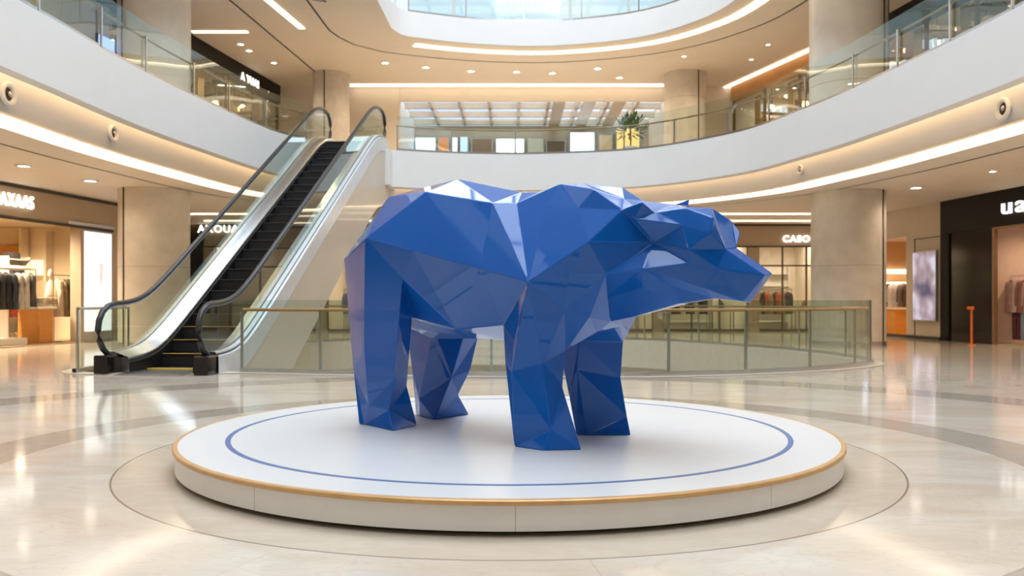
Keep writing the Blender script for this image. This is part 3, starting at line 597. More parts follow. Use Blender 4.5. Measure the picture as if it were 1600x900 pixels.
def rack(loc, rz, w, h, label, m=steel):
    e = empty('clothes_rack', label, 'clothes rack', loc, rz)
    b = MB(); b.tube([(-w / 2, 0, h), (w / 2, 0, h)], .016, 8); b.build('rail', m, e, smooth=True)
    for s in (-1, 1):
        b = MB(); b.tube([(s * w / 2, 0, 0.03), (s * w / 2, 0, h)], .016, 8); b.box(s * w / 2, 0, .015, .05, .5, .03); b.build('leg', m, e)
    return e
def hang(rk, colours, spread, label, group, drop=.11, kind=garment, turn=1.2, h=.75, name='hanging_coat'):
    L0 = Matrix.Translation(rk.location) @ Matrix.Rotation(rk.rotation_euler.z, 4, 'Z'); n = len(colours)
    hh = max(v.co.z for v in rk.children[0].data.vertices)
    for i, c in enumerate(colours):
        x = -spread / 2 + spread * (i + .5) / n; g = kind(name, c, h=h)
        p = L0 @ Vector((x, 0, hh - drop)); g.location = p; g.rotation_euler = (0, 0, rk.rotation_euler.z + turn + random.uniform(-.1, .1)); tag(g, label, 'clothes', group)
def uv(a, b): d = Vector((b[0] - a[0], b[1] - a[1])); l = d.length; return d / l, l, math.atan2(d.y, d.x)

# --- left ground-floor wall with open store
LA, LB = (-14.6, 15.0), (-12.45, 29.6)
lu, ll, lang = uv(LA, LB); ln = Vector((-lu.y, lu.x))       # ln points away from the mall, into the store
if ln.x > 0: ln = -ln
def LP(t, d, z): return (LA[0] + lu.x * t + ln.x * d, LA[1] + lu.y * t + ln.y * d, z)
def lt(px): p = on_line(px, 470, LA, LB); return (Vector((p.x, p.y)) - Vector(LA)).dot(lu)
def ltd(px, d):
    a = (LA[0] + ln.x * d, LA[1] + ln.y * d); c = (LB[0] + ln.x * d, LB[1] + ln.y * d); p = on_line(px, 470, a, c); return (Vector((p.x, p.y)) - Vector(a)).dot(lu)
def lz(px, py): return on_line(px, py, LA, LB).z
T0, T1, T2_, T3_ = 0., lt(127), lt(176), ll
hz0 = lz(60, 345)
def lbox(b, t0, t1, d0, d1, z0, z1): 
    c = LP((t0 + t1) / 2, (d0 + d1) / 2, (z0 + z1) / 2); b.box(*c, t1 - t0, d1 - d0, z1 - z0, lang if ln.dot(Vector((-lu.y, lu.x))) > 0 else lang)
b = MB(); lbox(b, T0, T3_, 0, .35, hz0, 4.4); lbox(b, T2_, T3_, 0, .35, 0, hz0); lbox(b, T1 - .02, T1 + .08, 0, .35, 0, hz0)
struct(b.build('wall_left_storefront', tan_wall))
b = MB(); lbox(b, T0, T2_, -.03, .02, hz0 - .06, hz0 + .02); lbox(b, T0, T3_, -.04, .02, 4.30, 4.38); struct(b.build('trim_9', dark_joint))
b = MB(); lbox(b, T1 - .6, T2_ + .05, -.035, .02, hz0 + .03, hz0 + .12); struct(b.build('trim_10', mat('pale_lilac_trim', (.6, .6, .75), .4)))
b = MB(); lbox(b, -2, T2_ + .6, 5.0, 5.2, 0, 4.4); lbox(b, -2, -1.8, .3, 5, 0, 4.4); lbox(b, T2_ + .3, T2_ + .5, .35, 5, 0, 4.4); struct(b.build('wall_left_store', shop_wall))
b = MB(); lbox(b, -2, T2_ + .3, .1, 5, .0, .03); struct(b.build('floor_left_store', shop_floor))
b = MB(); lbox(b, -2, T2_ + .3, .3, 5, hz0 + .16, hz0 + .2); struct(b.build('ceiling_left_store', shop_wall))
# poster light box
t = empty('poster_light_box', 'tall glowing white poster box with a faint figure by the left store', 'light box', LP((T1 + T2_) / 2 + .05, .1, 0), lang)
w = T2_ - T1 - .12; b = MB(); b.box(0, 0, hz0 / 2, w, .16, hz0 - .04); b.build('frame', mat('rose_grey_frame', (.45, .36, .33), .4), t)
b = MB(); b.box(0, -.095 , hz0 / 2 + .1, w - .12, .03, hz0 - .45); fc = b.build('light_face', light_box, t)
b = MB(); b.lathe([(.01, .34), (.09, .30), (.11, .2), (.08, .1), (.05, .06), (.09, 0), (.10, -.14), (.05, -.26), (.02, -.4)], n=14); b.v = [(x * 1.0 + .12, y * .05 - .115, z + 2.1) for x, y, z in b.v]; b.build('printed_figure', mat('pale_print', (.72, .6, .6), .6, emit=.8, ecol=(.75, .62, .62)), t)
for i, (x, d, z) in enumerate(()): pass
# glowing sign
for (pa, pb, dd_, lab, sd) in ((4, 38, 2.6, 'cream shelving behind the left coat rack', 4),):
    ta, tb_ = ltd(pa, dd_), ltd(pb, dd_); rnd = random.Random(sd); w = tb_ - ta; e = empty('wall_shelving', lab, 'shelving', LP((ta + tb_) / 2, dd_, .03), lang)
    b = MB(); b.box(-w / 2, 0, 1.3, .05, .4, 2.6); b.box(w / 2, 0, 1.3, .05, .4, 2.6); b.box(0, .2, 1.3, w, .04, 2.6); b.build('carcass', white_lam, e)
    for q in range(5):
        b = MB(); b.box(0, 0, .1 + q * .6, w, .4, .04); b.build('shelf', white_lam, e)
        b = MB(); x = -w / 2 + .1
        while x < w / 2 - .4:
            ww = rnd.uniform(.15, .35); hh = rnd.uniform(.12, .35); b.box(x + ww / 2, -.02, .12 + q * .6 + hh / 2, ww, .28, hh); x += ww + rnd.uniform(.03, .15)
        b.build('goods', rnd.choice([mat('goods_red', (.6, .12, .1), .6), mat('goods_sand', (.6, .48, .32), .7), mat('goods_ink', (.06, .05, .06), .6)]), e, bevel=.015)
e = empty('shop_sign', 'glowing white letters on the tan fascia of the left store', 'sign', LP(0, -.02, 0), lang)
tx = lt(49); text_mesh('UAXAAS', .50, .03, sign_white, 'lettering', e, (tx, -.05, lz(40, 326)), (PI / 2, 0, 0), align='RIGHT', off=0., wide=.72)
# inside the left store
def stand(name, label, cat, t0, t1, d0, d1, z0, z1, m, top=None, group=None):
    c = LP((t0 + t1) / 2, (d0 + d1) / 2, z0); e = empty(name, label, cat, c, lang, group); b = MB(); b.box(0, 0, (z1 - z0) / 2, t1 - t0, d1 - d0, z1 - z0); b.build('body', m, e, bevel=.01)
    if top: b = MB(); b.box(0, 0, z1 - z0 + .03, t1 - t0 + .25, d1 - d0 + .1, .06); b.build('top_panel', top, e, bevel=.01)
    return e
stand('display_counter', 'caramel brown counter with white top inside the left store', 'counter', ltd(62, .5), ltd(83, .5), .5, 1.2, .03, 1.02, brown_box, white_lam)
stand('display_plinth', 'low white plinth under the left clothes rack', 'plinth', ltd(-30, .45), ltd(43, .45), .45, 1.6, .03, .22, white_lam)
stand('wall_shelf', 'white wall shelf above the left clothes rack', 'shelf', ltd(-25, 1.7), ltd(40, 1.7), 1.7, 2.2, 2.18, 2.30, white_lam)
TE = T2_ + .24
def ldp(px): a, c = LP(TE, 0, 0), LP(TE, 5, 0); p = on_line(px, 470, a[:2], c[:2]); return math.dist((p.x, p.y), a[:2])
def lzp(px, py): a, c = LP(TE, 0, 0), LP(TE, 5, 0); return on_line(px, py, a[:2], c[:2]).z
def end_piece(name, label, cat, pa, pb, ya, yb, m, th=.10, part='body'):
    da, db = ldp(pb), ldp(pa); z0, z1 = max(.03, lzp((pa + pb) / 2, yb)), lzp((pa + pb) / 2, ya)
    e = empty(name, label, cat, LP(TE - th / 2, (da + db) / 2, z0), lang); b = MB(); b.box(0, 0, (z1 - z0) / 2, th, db - da, z1 - z0); b.build(part, m, e, bevel=.01); return e, da, db, z0, z1
end_piece('wall_panel', 'brown wall panel above the left coat rack', 'wall panel', 1, 40, 384, 411, brown_box)
end_piece('wall_cabinet', 'pale glowing cabinet on the end wall of the left store', 'cabinet', 47, 78, 407, 430, mat('cream_glow', (.9, .8, .6), .4, emit=1.0, ecol=(1, .82, .55)), .25)
end_piece('partition_panel', 'slim upright cream post in the left store', 'partition', 79, 83, 362, 440, shop_wall, .35)
end_piece('partition_panel', 'slim upright cream post left of the glowing cabinet', 'partition', 41, 45, 358, 440, shop_wall, .35)
rk = rack(LP(ltd(14, .95), .95, .22), lang, 2.2, 1.95, 'clothes rack with dark coats at the left edge of the photo')
hang(rk, [(.35, .3, .25), (.02, .02, .02), (.03, .03, .03), (.015, .015, .02), (.03, .035, .05), (.42, .38, .33), (.5, .46, .4), (.1, .09, .08)], 2.0, 'coat hanging on the rack at the left edge', 'coats on the left store rack', turn=.9, h=1.05)
rk = rack(LP(ltd(106, .8), .8, .03), lang, 1.3, 2.0, 'clothes rack with beige coats beside the caramel counter')
hang(rk, [(.62, .5, .35), (.3, .22, .13), (.06, .05, .04), (.5, .42, .28), (.45, .38, .26)], 1.1, 'beige or dark coat hanging beside the caramel counter', 'coats beside the counter', turn=.9, h=1.15)
pile = [(.8, .68, .5), (.72, .55, .36), (.85, .78, .66), (.55, .38, .22), (.8, .66, .5)]
for i, c in enumerate(pile):
    tt = ltd(64, .9) + .05 + i * .30 * (ltd(83, .9) - ltd(64, .9)) / 1.5; b = MB()
    for k in range(3): b.box(0, 0, .05 + k * .09, .42 - .02 * k, .4, .085, .05 * (k - 1))
    o = b.build('folded_clothes', mat('fold_%d' % i, c, .9, var=.1), bevel=.03); o.location = LP(tt, .9, 1.085); o.rotation_euler = (0, 0, lang); tag(o, 'stack of folded pale clothes on the counter of the left store', 'clothes', 'folded clothes on the counter')
b = MB(); b.lathe([(.14, 0), (.2, .35), (.16, .6), (.1, .75), (.04, .8), (.04, .88), (.09, .93), (.10, 1.0), (.07, 1.1), (.01, 1.13)], n=20, sy=.6); o = b.build('bust_form', mat('cream_bust', (.8, .7, .55), .7)); o.location = LP(ltd(79, 1.1), 1.1, 1.085); o.rotation_euler = (0, 0, lang); tag(o, 'cream torso form standing on the counter of the left store', 'mannequin')
for i in range(5):
    p = LP(T1 - .8 - i * 1.3, 1.4, hz0 + .155); lamp((p[0], p[1], p[2] - .12), 520, cone=165, col=(1, .80, .55))
    place_dl((p[0], p[1], p[2]), 'bright spot lamp in the ceiling of the left store', 'lamps in the left store', 0, 1.6)

# --- right ground-floor wall
RA, RB = (14.75, 16.0), (13.15, 32.5)
ru, rl, rang = uv(RA, RB); rn = Vector((ru.y, -ru.x))        # into the stores
def RP(t, d, z): return (RA[0] + ru.x * t + rn.x * d, RA[1] + ru.y * t + rn.y * d, z)
def rt(px): p = on_line(px, 470, RA, RB); return (Vector((p.x, p.y)) - Vector(RA)).dot(ru)
def rtd(px, d):
    a = (RA[0] + rn.x * d, RA[1] + rn.y * d); c = (RB[0] + rn.x * d, RB[1] + rn.y * d); p = on_line(px, 470, a, c); return (Vector((p.x, p.y)) - Vector(a)).dot(ru)
def rzz(px, py): return on_line(px, py, RA, RB).z
def rbox(b, t0, t1, d0, d1, z0, z1): b.box(*RP((t0 + t1) / 2, (d0 + d1) / 2, (z0 + z1) / 2), abs(t1 - t0), abs(d1 - d0), z1 - z0, rang)
tb = rt(1469); to = rt(1550); tf1, tf0 = rt(1416), rt(1384); te = rl
zb = rzz(1500, 362)
b = MB(); rbox(b, 0, tb, 0, .3, zb, 4.4); rbox(b, rt(1482), tb, 0, .3, 0, zb); struct(b.build('wall_black_storefront', black_satin))
b = MB(); rbox(b, to, rt(1483), .05, .15, 0, zb); tag(b.build('glossy_board', black_gloss), 'glossy black board beside the black storefront opening', 'wall panel')
b = MB(); rbox(b, to - .08, to, 0, .12, 0, zb); rbox(b, 0, to, 0, .1, zb - .05, zb); struct(b.build('door_1', mat('bronze_frame', (.35, .22, .14), .35, .7)))
b = MB(); rbox(b, tb, tf1, 0, .3, 0, 4.4); rbox(b, tf1, te, 0, .3, rzz(1400, 372), 4.4); struct(b.build('wall_right', beige_wall))
b = MB(); rbox(b, tb, te, -.03, 0, 0, .10); struct(b.build('baseboard_right', dark_joint))
b = MB(); rbox(b, tb + .02, rt(1428), -.02, 0, rzz(1450, 372), rzz(1450, 372) + .02); rbox(b, rt(1430), rt(1430) + .02, -.02, 0, .1, rzz(1450, 372)); struct(b.build('trim_11', dark_joint))
te2 = te + 3.0
b = MB(); rbox(b, -1, te2 + .4, 5, 5.2, 0, 4.4); rbox(b, to + .3, to + .5, .3, 5, 0, 4.4); rbox(b, tf1 - .5, tf1 - .3, .3, 5, 0, 4.4); rbox(b, te2 + .2, te2 + .4, .0, 5, 0, 4.4); struct(b.build('wall_right_store', mat('rosy_shop_wall', (.62, .45, .36), .6, var=.04)))
b = MB(); rbox(b, -1, te2 + .2, .1, 5, 0, .03); struct(b.build('floor_right_store', shop_floor))
b = MB(); rbox(b, -1, te2 + .2, .3, 5, zb + .3, zb + .35); struct(b.build('ceiling_right_store', mat('rosy_shop_ceiling', (.7, .5, .4), .6)))
e = empty('shop_sign', 'glowing white letters on the black fascia of the right store', 'sign', (RA[0], RA[1], 0), rang + PI)
# reading direction runs from far to near along the wall
def sx_(px): return -rt(px)
text_mesh('uai', .66, .03, sign_white, 'lettering', e, (sx_(1566), -.05, rzz(1575, 334)), (PI / 2, 0, 0), off=.0, wide=1.6)
# poster screen
e = empty('poster_screen', 'blue grey picture screen on the beige wall beside the black store', 'screen', RP((rt(1430) + rt(1467)) / 2, -.05, 0), rang)
z0, z1 = rzz(1450, 502), rzz(1450, 392); w = abs(rt(1430) - rt(1467)); b = MB(); b.box(0, 0, (z0 + z1) / 2, w, .10, z1 - z0); b.build('casing', steel, e, bevel=.01)
pm = bpy.data.materials.new('blurred_picture'); pm.use_nodes = True; nt = pm.node_tree; bs = nt.nodes['Principled BSDF']; tc = nt.nodes.new('ShaderNodeTexCoord'); vz = nt.nodes.new('ShaderNodeTexNoise'); vz.inputs['Scale'].default_value = .9; vz.inputs['Detail'].default_value = 2
cr = nt.nodes.new('ShaderNodeValToRGB'); cr.color_ramp.elements[0].color = (.08, .08, .16, 1); cr.color_ramp.elements[0].position = .35; cr.color_ramp.elements[1].color = (.65, .68, .9, 1); cr.color_ramp.elements[1].position = .62; x_ = cr.color_ramp.elements.new(.5); x_.color = (.35, .3, .38, 1)
nt.links.new(tc.outputs['Object'], vz.inputs['Vector']); nt.links.new(vz.outputs['Fac'], cr.inputs['Fac']); nt.links.new(cr.outputs['Color'], bs.inputs['Base Color']); nt.links.new(cr.outputs['Color'], bs.inputs['Emission Color']); bs.inputs['Emission Strength'].default_value = .7; bs.inputs['Roughness'].default_value = .2
b = MB(); b.box(0, .055, (z0 + z1) / 2, w - .08, .012, z1 - z0 - .08); b.build('picture', pm, e)
# red-orange stand and brass pole
p = on_line(1518, 470, (RA[0] - .9, RA[1]), (RB[0] - .9, RB[1])); e = empty('barrier_post', 'thin orange barrier post before the glossy black panel', 'barrier post', (p.x, p.y, 0))
om = mat('orange_red_paint', (.75, .16, .03), .4, var=.05); b = MB(); b.lathe([(.032, .02), (.028, 1.02)], n=16); b.build('pole', om, e, smooth=True); b = MB(); b.box(-.03, 0, 1.05, .18, .09, .09); b.build('head', om, e, bevel=.02); b = MB(); b.lathe([(.10, 0), (.10, .02), (.03, .03)], n=24); b.build('foot', om, e)
# plants inside the black store edge
rk = rack(RP(rtd(1583, .8), .8, .03), rang + PI, 3.2, 1.95, 'clothes rack with brown and pink coats in the black store')
hang(rk, [(.3, .32, .5), (.55, .45, .4), (.12, .05, .04), (.10, .035, .03), (.42, .22, .2), (.55, .33, .3), (.6, .42, .38), (.3, .14, .12), (.5, .35, .3), (.2, .1, .09), (.45, .3, .26)], 3.0, 'coat on the long rack in the black store', 'coats in the black store', turn=.8, h=.95)
b = MB(); b.tube([(-1.6, 0, .98), (1.6, 0, .98)], .014, 8); b.build('lower_rail', steel, rk, smooth=True)
hang(rk, [(.3, .32, .1), (.04, .04, .04), (.5, .48, .5), (.5, .5, .52), (.14, .05, .06), (.25, .3, .42), (.5, .45, .42), (.2, .2, .22)], 2.9, 'trousers on the low rack in the black store', 'trousers in the black store', kind=trousers, turn=.5, h=.8, name='hanging_trousers', drop=1.05)
e = empty('light_box', 'bluish white glowing panel on the back wall of the black store', 'light box', RP(rt(1590), 4.85, 0), rang + PI)
b = MB(); b.box(0, 0, 2.2, 3.6, .1, .55); b.build('upper_panel', cm('blue_glow', (.7, .8, 1), 2.6), e); b = MB(); b.box(0, 0, 1.65, 3.2, .1, .2); b.build('lower_panel', cm('blue_glow', (.7, .8, 1), 2.6), e)
# amber store seen beside the column
for i, (t0_, t1_, d_, z0_, z1_, lab, m_) in enumerate(((rtd(1413, .8), rtd(1397, .8), .8, .03, .95, 'orange box counter in the amber store behind the right column', mat('orange_counter', (.75, .33, .06), .4)),)):
    e = empty('box_counter', lab, 'counter', RP((t0_ + t1_) / 2, d_, z0_), rang); b = MB(); b.box(0, 0, (z1_ - z0_) / 2, abs(t1_ - t0_), .7, z1_ - z0_); b.build('body', m_, e, bevel=.02); b = MB(); b.box(0, 0, z1_ - z0_ + .02, abs(t1_ - t0_) + .1, .8, .04); b.build('top_panel', white_lam, e)
rk = rack(RP(rtd(1400, 1.7), 1.7, .03), rang + PI, 2.4, 2.0, 'clothes rack in the amber store behind the right column')
hang(rk, [(.6, .2, .1), (.05, .04, .04), (.6, .52, .48), (.55, .5, .48), (.2, .15, .13), (.08, .05, .04)], 2.2, 'coat on the rack in the amber store', 'coats in the amber store', turn=.6, h=.9)
e = empty('light_box', 'white glowing band inside the amber store', 'light box', RP(te2 + .04, 2.4, 0), rang + PI / 2); b = MB(); b.box(0, 0, 2.45, 3.2, .1, .18); b.build('tube_light', led, e); b = MB(); b.box(-.3, 0, 1.9, 1.2, .1, .25); b.build('lower_light', led, e)
b = MB(); rbox(b, tf1 - .28, te2 + .1, 4.9, 4.98, 0, 4.2); rbox(b, te2 + .1, te2 + .19, .1, 4.9, 0, 4.0); struct(b.build('wall_amber_store', mat('amber_shop_wall', (.72, .5, .27), .6)))
for t_, pw in ((1.5, 170), (3.5, 170), (to - 1.2, 170), (tf1 + 1, 300), (te + 1, 300)):
    p = RP(t_, 1.5, zb + .2); lamp((p[0], p[1], p[2]), pw, cone=160, col=(1, .74, .48))
# far plant in black store glass
def plant(loc, s, label):
    e = empty('potted_plant', label, 'plant', loc); b = MB(); b.lathe([(.16 * s, 0), (.22 * s, .4 * s), (.2 * s, .42 * s)], n=20); b.build('pot', pot_white, e, smooth=True)
    b = MB(); rnd = random.Random(3)
    for i in range(190):
        a, t, h = rnd.uniform(0, 2 * PI), rnd.uniform(-.3, 1.2), rnd.uniform(.35, .95); c = Vector((math.cos(a) * math.cos(t), math.sin(a) * math.cos(t), math.sin(t)))
        q = Vector((0, 0, .8 * s)) + c * .42 * s * h; d = (c + Vector((rnd.uniform(-.5, .5), rnd.uniform(-.5, .5), rnd.uniform(-.3, .5)))).normalized(); sd = d.cross(Vector((0, 0, 1))).normalized() * .035 * s
        b.add([q, q + d * .08 * s + sd, q + d * .2 * s, q + d * .08 * s - sd], [(0, 1, 2, 3)])
    b.build('foliage', leaf, e, fix=False); b = MB(); b.tube([(0, 0, .38 * s), (.02, 0, .6 * s), (0, .01, .95 * s)], .02 * s, 8); b.build('stem', mat('stem_brown', (.15, .09, .05), .8), e); return e
plant((4.05, 30.0, 5.95), 1.35, 'dark green potted plant behind the far balcony glass')

# --- far ground-floor shop fronts
FW = 36.0
edges = [-12.4, -7.8, -3.2, 1.4, 6.0, 9.9, 13.3]
b = MB(); b.box(.4, FW, 3.95, 26, .3, .9)
for x in edges: b.box(x, FW, 1.75, .45, .3, 3.5)
struct(b.build('wall_far_storefront', tan_wall))
b = MB(); b.box(.4, FW - .17, 4.35, 26, .05, .06); b.box(.4, FW - .17, 3.47, 26, .05, .05); struct(b.build('trim_12', dark_joint))
b = MB(); b.box(.4, FW + 5, 2.2, 26, .2, 4.4)
for x in edges: b.box(x, FW + 2.6, 2.2, .15, 4.9, 4.4)
struct(b.build('wall_far_store', mat('pale_shop_wall', (.82, .74, .62), .6, var=.04)))
for i, (x0, x1) in enumerate(zip(edges, edges[1:])):
    f = MB(); w = x1 - x0 - .45; cx = (x0 + x1) / 2
    for k in range(4): f.box(cx - w / 2 + w * k / 3, FW, 1.75, .06, .08, 3.5)
    f.box(cx, FW, 2.7, w, .08, .06); f.box(cx, FW, .05, w, .08, .1)
    wo = struct(f.build('window_%d' % (10 + i), mat('dark_bronze_mullion', (.12, .09, .07), .4, .5)))
    g = MB(); g.box(cx, FW, 1.75, w, .012, 3.4); g.build('pane', clear, wo)
    lamp((cx - w / 4, FW + 1.6, 4.25), 240, cone=165, col=(1, .82, .6)); lamp((cx + w / 4, FW + 2.6, 4.25), 240, cone=165, col=(1, .82, .6))
    side = ['far left', 'second far left', 'middle left', 'middle', 'right of middle', 'far right'][i]
    e = empty('wall_shelving', 'white shelving unit on the back wall of the %s store' % side, 'shelving', (cx, FW + 4.6, 0))
    b = MB(); b.box(0, .2, 1.4, w * .8, .05, 2.8); b.box(-w * .4, 0, 1.4, .05, .4, 2.8); b.box(w * .4, 0, 1.4, .05, .4, 2.8); b.build('carcass', white_lam, e)
    for k in range(5):
        b = MB(); b.box(0, 0, .3 + k * .55, w * .8, .4, .04); b.build('shelf', white_lam, e)
    cols = [[(.5, .2, .1), (.1, .08, .08), (.6, .5, .4)], [(.2, .25, .4), (.6, .5, .4), (.05, .05, .05)], [(.8, .7, .6), (.4, .2, .1), (.1, .1, .1)], [(.55, .3, .15), (.25, .12, .08), (.7, .6, .5)], [(.8, .78, .74), (.03, .03, .03), (.05, .05, .06)], [(.5, .4, .3), (.1, .1, .1), (.6, .2, .1)]][i]
    rk = rack((cx - w * .15, FW + 1.3, 0), 0, w * .5, 1.75, 'clothes rack behind the window of the %s store' % side)
    hang(rk, (cols * 3)[:8], w * .46, 'coat on the window rack of the %s store' % side, 'coats in the %s store' % side, turn=.5, h=.95)
    e = empty('display_table', 'low display table in the %s store' % side, 'table', (cx + w * .28, FW + 1.3, 0))
    b = MB(); b.box(0, 0, .82, 1.0, .6, .05); b.build('table_top', white_lam, e)
    for sx in (-.45, .45):
        for sy in (-.25, .25):
            b = MB(); b.box(sx, sy, .4, .05, .05, .8); b.build('leg', steel, e)
    bx = MB(); bx.lathe([(.08, 0), (.13, .12), (.10, .3), (.04, .36), (.045, .42)], n=16); o = bx.build('vase', cm('vase_%d' % i, cols[2]), smooth=True); o.location = (cx + w * .28, FW + 1.3, .846); tag(o, 'rounded vase on the low table of the %s store' % side, 'vase')
e = empty('shop_sign', 'small glowing letters above the far store left of the right column', 'sign', (0, FW, 0))
Yq = FW - .2; text_mesh('CASOOO', .38, .03, sign_white, 'lettering', e, ((1223 - 800) / FPX * Yq, -.2, HC + (HOR - 378) / FPX * Yq), (PI / 2, 0, 0), off=.008)
e = empty('shop_sign', 'glowing sign above the far store between left column and escalator', 'sign', (0, FW, 0))
text_mesh('AXOUAS', .42, .03, sign_white, 'lettering', e, ((309 - 800) / FPX * Yq, -.2, HC + (HOR - 363) / FPX * Yq), (PI / 2, 0, 0), off=.008)
for y_, x0, x1, lab in ((31.5, -12, 12.8, 'long light strip across the low ceiling before the far stores'), (34.2, -12, 12.8, 'second light strip just before the far store signs')):
    b = MB(); b.beam((x0, y_, 4.37), (x1, y_, 4.37), .22, .03); tag(b.build('linear_light', led), lab, 'ceiling light')

# --- upper-floor shop fronts, both sides
def upper_front(pts, inward, band_m, back_m, tagname, band, lampcol, seed, z1=10.4):
    P = resample(pts, 2.3, False); rnd = random.Random(seed)
    off = [(x + inward[0], y + inward[1]) for x, y in P]
    b = MB()
    for a, c in zip(P, P[1:]): b.beam((*a, z1 - band / 2), (*c, z1 - band / 2), .3, band)
    struct(b.build('wall_%s_fascia' % tagname, band_m))
    b = MB()
    for a, c in zip(off, off[1:]): b.beam((*a, 8.15), (*c, 8.15), .2, 4.4)
    struct(b.build('wall_%s_store' % tagname, back_m))
    f = MB(); g = MB()
    for a in P: f.box(a[0], a[1], 5.95 + (z1 - band - 5.95) / 2, .10, .10, z1 - band - 5.95)
    for a, c in zip(P, P[1:]): f.beam((*a, 6.0), (*c, 6.0), .1, .1); g.beam((*a, 7.8), (*c, 7.8), .015, z1 - band - 6.0)
    w = struct(f.build('window_%s' % tagname, mat('bronze_mullion', (.25, .18, .12), .4, .6))); g.build('pane', clear, w)
    for k, (a, c) in enumerate(zip(P, P[1:])):
        mx, my = (a[0] + c[0]) / 2, (a[1] + c[1]) / 2; d = math.atan2(c[1] - a[1], c[0] - a[0])
        lamp((mx + inward[0] * .45, my + inward[1] * .45, z1 - band + .1), 210, cone=165, col=lampcol)
        if my < 10: continue
        nm = tagname.replace('_', ' ')
        e = empty('sparkle_pendant', 'warm globe pendant added for sparkle in the upper %s store' % nm, 'pendant lamp', (mx + inward[0] * .3, my + inward[1] * .3, z1), 0, 'added pendants in the upper %s store' % nm)
        dz = -1.0 - .35 * (k % 2); b = MB(); b.tube([(0, 0, 0), (0, 0, dz)], .01, 6); b.build('cord', rubber, e)
        b = MB(); b.lathe([(.02, dz + .02), (.10, dz - .03), (.14, dz - .13), (.10, dz - .23), (.02, dz - .27)], n=20); b.build('globe', mat('warm_globe', (1, .8, .5), .4, emit=5., ecol=(1, .74, .42)), e, smooth=True)  # glowing globes added to give the upper shops some sparkle
        bx, by = mx + inward[0] * .36, my + inward[1] * .36; d = math.atan2(inward[1], inward[0]) + (PI if inward[0] < 0 else 0)
        e = empty('display_shelving', 'shelving with goods in the upper %s store' % tagname.replace('_', ' '), 'shelving', (bx, by, 5.95), d, 'shelving in the upper %s store' % tagname.replace('_', ' '))
        b = MB(); b.box(-.85, 0, 1.9, .05, .4, 3.8); b.box(.85, 0, 1.9, .05, .4, 3.8)
        for q in range(7): b.box(0, 0, .1 + q * .6, 1.7, .4, .04)
        b.build('frame', mat('gold_shelf', (.55, .38, .18), .35, .5), e)
        for q in range(2, 7):
            b = MB(); x = -.75
            while x < .6:
                ww = rnd.uniform(.1, .3); hh = rnd.uniform(.15, .4) * (.5 if q == 6 else 1); b.box(x + ww / 2, 0, .12 + q * .6 + hh / 2, ww, .25, hh); x += ww + rnd.uniform(.02, .1)
            b.build('goods', rnd.choice([cm('goods_a_glow', (.8, .6, .35), .25), cm('goods_b_glow', (.6, .2, .06), .15), cm('goods_c', (.07, .05, .04)), cm('goods_d_glow', (.8, .85, .95), .7)]), e, bevel=.01)  # some goods carry emission: shop brightness put into their colour
upper_front([(9.45, 37.3), (10.9, 32.5), (12.05, 28.4)], (3.4, .9), orange_wall, mat('amber_back_wall', (.42, .26, .12), .6), 'right_far', .65, (1, .82, .60), 5)
upper_front([(12.05, 28.4), (12.9, 23), (13.5, 15), (13.8, 4)], (3.6, .4), black_satin, mat('tan_back_wall', (.48, .34, .20), .6), 'right_near', .75, (1, .76, .48), 6)
upper_front([(-10.0, 37.3), (-10.95, 31.5), (-11.6, 26.0)], (-3.4, .8), black_satin, mat('bronze_back_wall', (.25, .17, .10), .5), 'left_far', .75, (1, .80, .56), 8)
upper_front([(-11.6, 26.0), (-12.5, 20), (-13.1, 12), (-13.3, 4)], (-3.6, .4), black_satin, mat('grey_back_wall', (.20, .18, .16), .5), 'left_near', .75, (1, .8, .62), 9)
# blank beige wall panel beside the tall left column and sign on the black band
e = empty('shop_sign', 'tiny white letters on the black sign band at the upper left', 'sign', (-10.95, 31.5, 0), math.atan2(37.3 - 31.5, -10.0 + 10.95))
q = on_line(370, 118, (-10.95, 31.5), (-10.0, 37.3)); dd = math.hypot(q.x + 10.95, q.y - 31.5)
text_mesh('A YUAI', .42, .02, sign_white, 'lettering', e, (dd, -.18, 9.78), (PI / 2, 0, 0), off=.006)
b = MB(); b.beam((-12.35, 21.2, 8.15), (-11.75, 25.2, 8.15), .34, 4.4); struct(b.build('wall_left_panel', beige_wall))
for px, y0, y1, lab in ((164, 58, 86, 'narrow blue screen in the upper left store'), (199, 66, 104, 'bright blue and red screen in the upper left store')):
    q0 = on_line(px, y1, (-12.3, 20), (-11.4, 26.0)); q1 = on_line(px, y0, (-12.3, 20), (-11.4, 26.0)); w = (.30 if px == 164 else .44)
    e = empty('screen', lab, 'screen', (q0.x, q0.y, q0.z - .5), math.atan2(6, .9) - PI / 2 + PI / 2 )
    h = q1.z - q0.z + .5; b = MB(); b.box(0, 0, h / 2, w * 2.6, .08, h); b.build('casing', black_satin, e)
    b = MB(); b.box(0, -.05, h / 2 + .03, w * 2.6 - .06, .03, h - .1); b.build('picture', cm('screen_blue', (.30, .42, .95), 1.6), e)

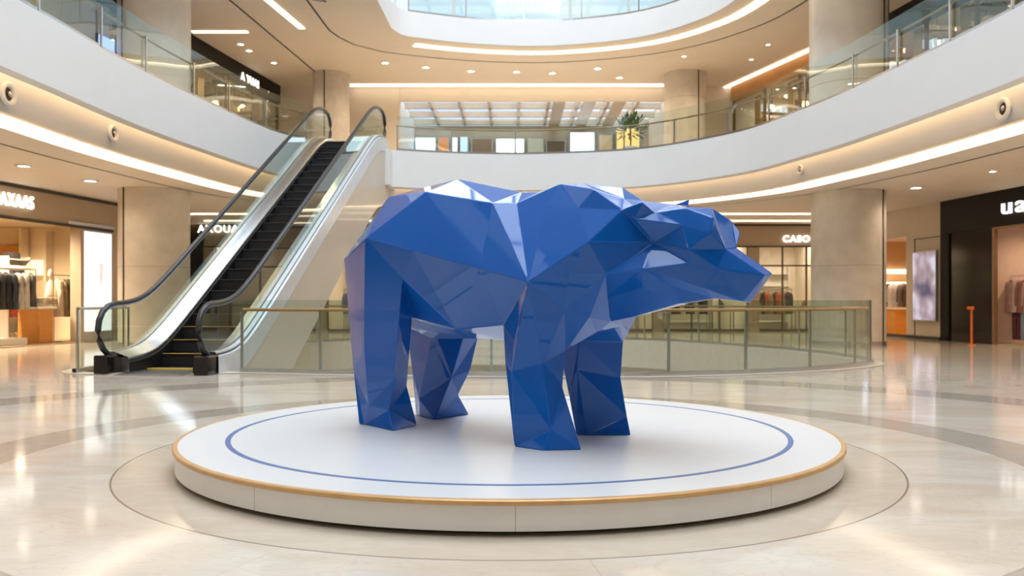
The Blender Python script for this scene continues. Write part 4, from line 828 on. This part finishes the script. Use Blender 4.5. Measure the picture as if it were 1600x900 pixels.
# ------------------------------------------------------------------ daylight and world
W = bpy.data.worlds.new('sky'); S.world = W; W.use_nodes = True; bg = W.node_tree.nodes['Background']
bg.inputs['Strength'].default_value = 1.25
wt = W.node_tree; wc = wt.nodes.new('ShaderNodeTexCoord'); wn = wt.nodes.new('ShaderNodeTexNoise'); wn.inputs['Scale'].default_value = 3.0; wn.inputs['Detail'].default_value = 6
wr = wt.nodes.new('ShaderNodeValToRGB'); wr.color_ramp.elements[0].position = .38; wr.color_ramp.elements[0].color = (.50, .68, .95, 1); wr.color_ramp.elements[1].position = .62; wr.color_ramp.elements[1].color = (1, 1, 1, 1)
wt.links.new(wc.outputs['Generated'], wn.inputs['Vector']); wt.links.new(wn.outputs['Fac'], wr.inputs['Fac']); wt.links.new(wr.outputs['Color'], bg.inputs['Color'])
l = bpy.data.lights.new('skylight_daylight', 'AREA'); l.shape = 'RECTANGLE'; l.size = 20; l.size_y = 36; l.energy = 11000; l.color = (.87, .94, 1.0)
o = bpy.data.objects.new('skylight_daylight', l); C.objects.link(o); o.location = (1, 13, 24.8)
l = bpy.data.lights.new('hall_daylight', 'AREA'); l.shape = 'RECTANGLE'; l.size = 12; l.size_y = 8; l.energy = 420; l.color = (.92, .96, 1.0)
o = bpy.data.objects.new('hall_daylight', l); C.objects.link(o); o.location = (1, 41.7, 12.4)

# ------------------------------------------------------------------ camera
cam = bpy.data.cameras.new('camera'); co = bpy.data.objects.new('camera', cam); C.objects.link(co); S.camera = co
co.location = (0, 0, HC); co.rotation_euler = (PI / 2, 0, 0)
cam.sensor_width = 36; cam.lens = 36 * FPX / 1600; cam.shift_y = (HOR - 450) / 1600; cam.clip_end = 200
cam.dof.use_dof = True; cam.dof.focus_distance = 6.6; cam.dof.aperture_fstop = 2.6

S.view_settings.view_transform = 'Standard'; S.view_settings.look = 'None'; S.view_settings.gamma = 1; S.view_settings.use_curve_mapping = False
S.view_settings.exposure = 0.04
S.cycles.use_denoising = True; S.cycles.max_bounces = 8; S.cycles.transparent_max_bounces = 16; S.cycles.diffuse_bounces = 4; S.cycles.glossy_bounces = 4
S.cycles.sample_clamp_indirect = 6; S.cycles.caustics_reflective = False; S.cycles.caustics_refractive = False
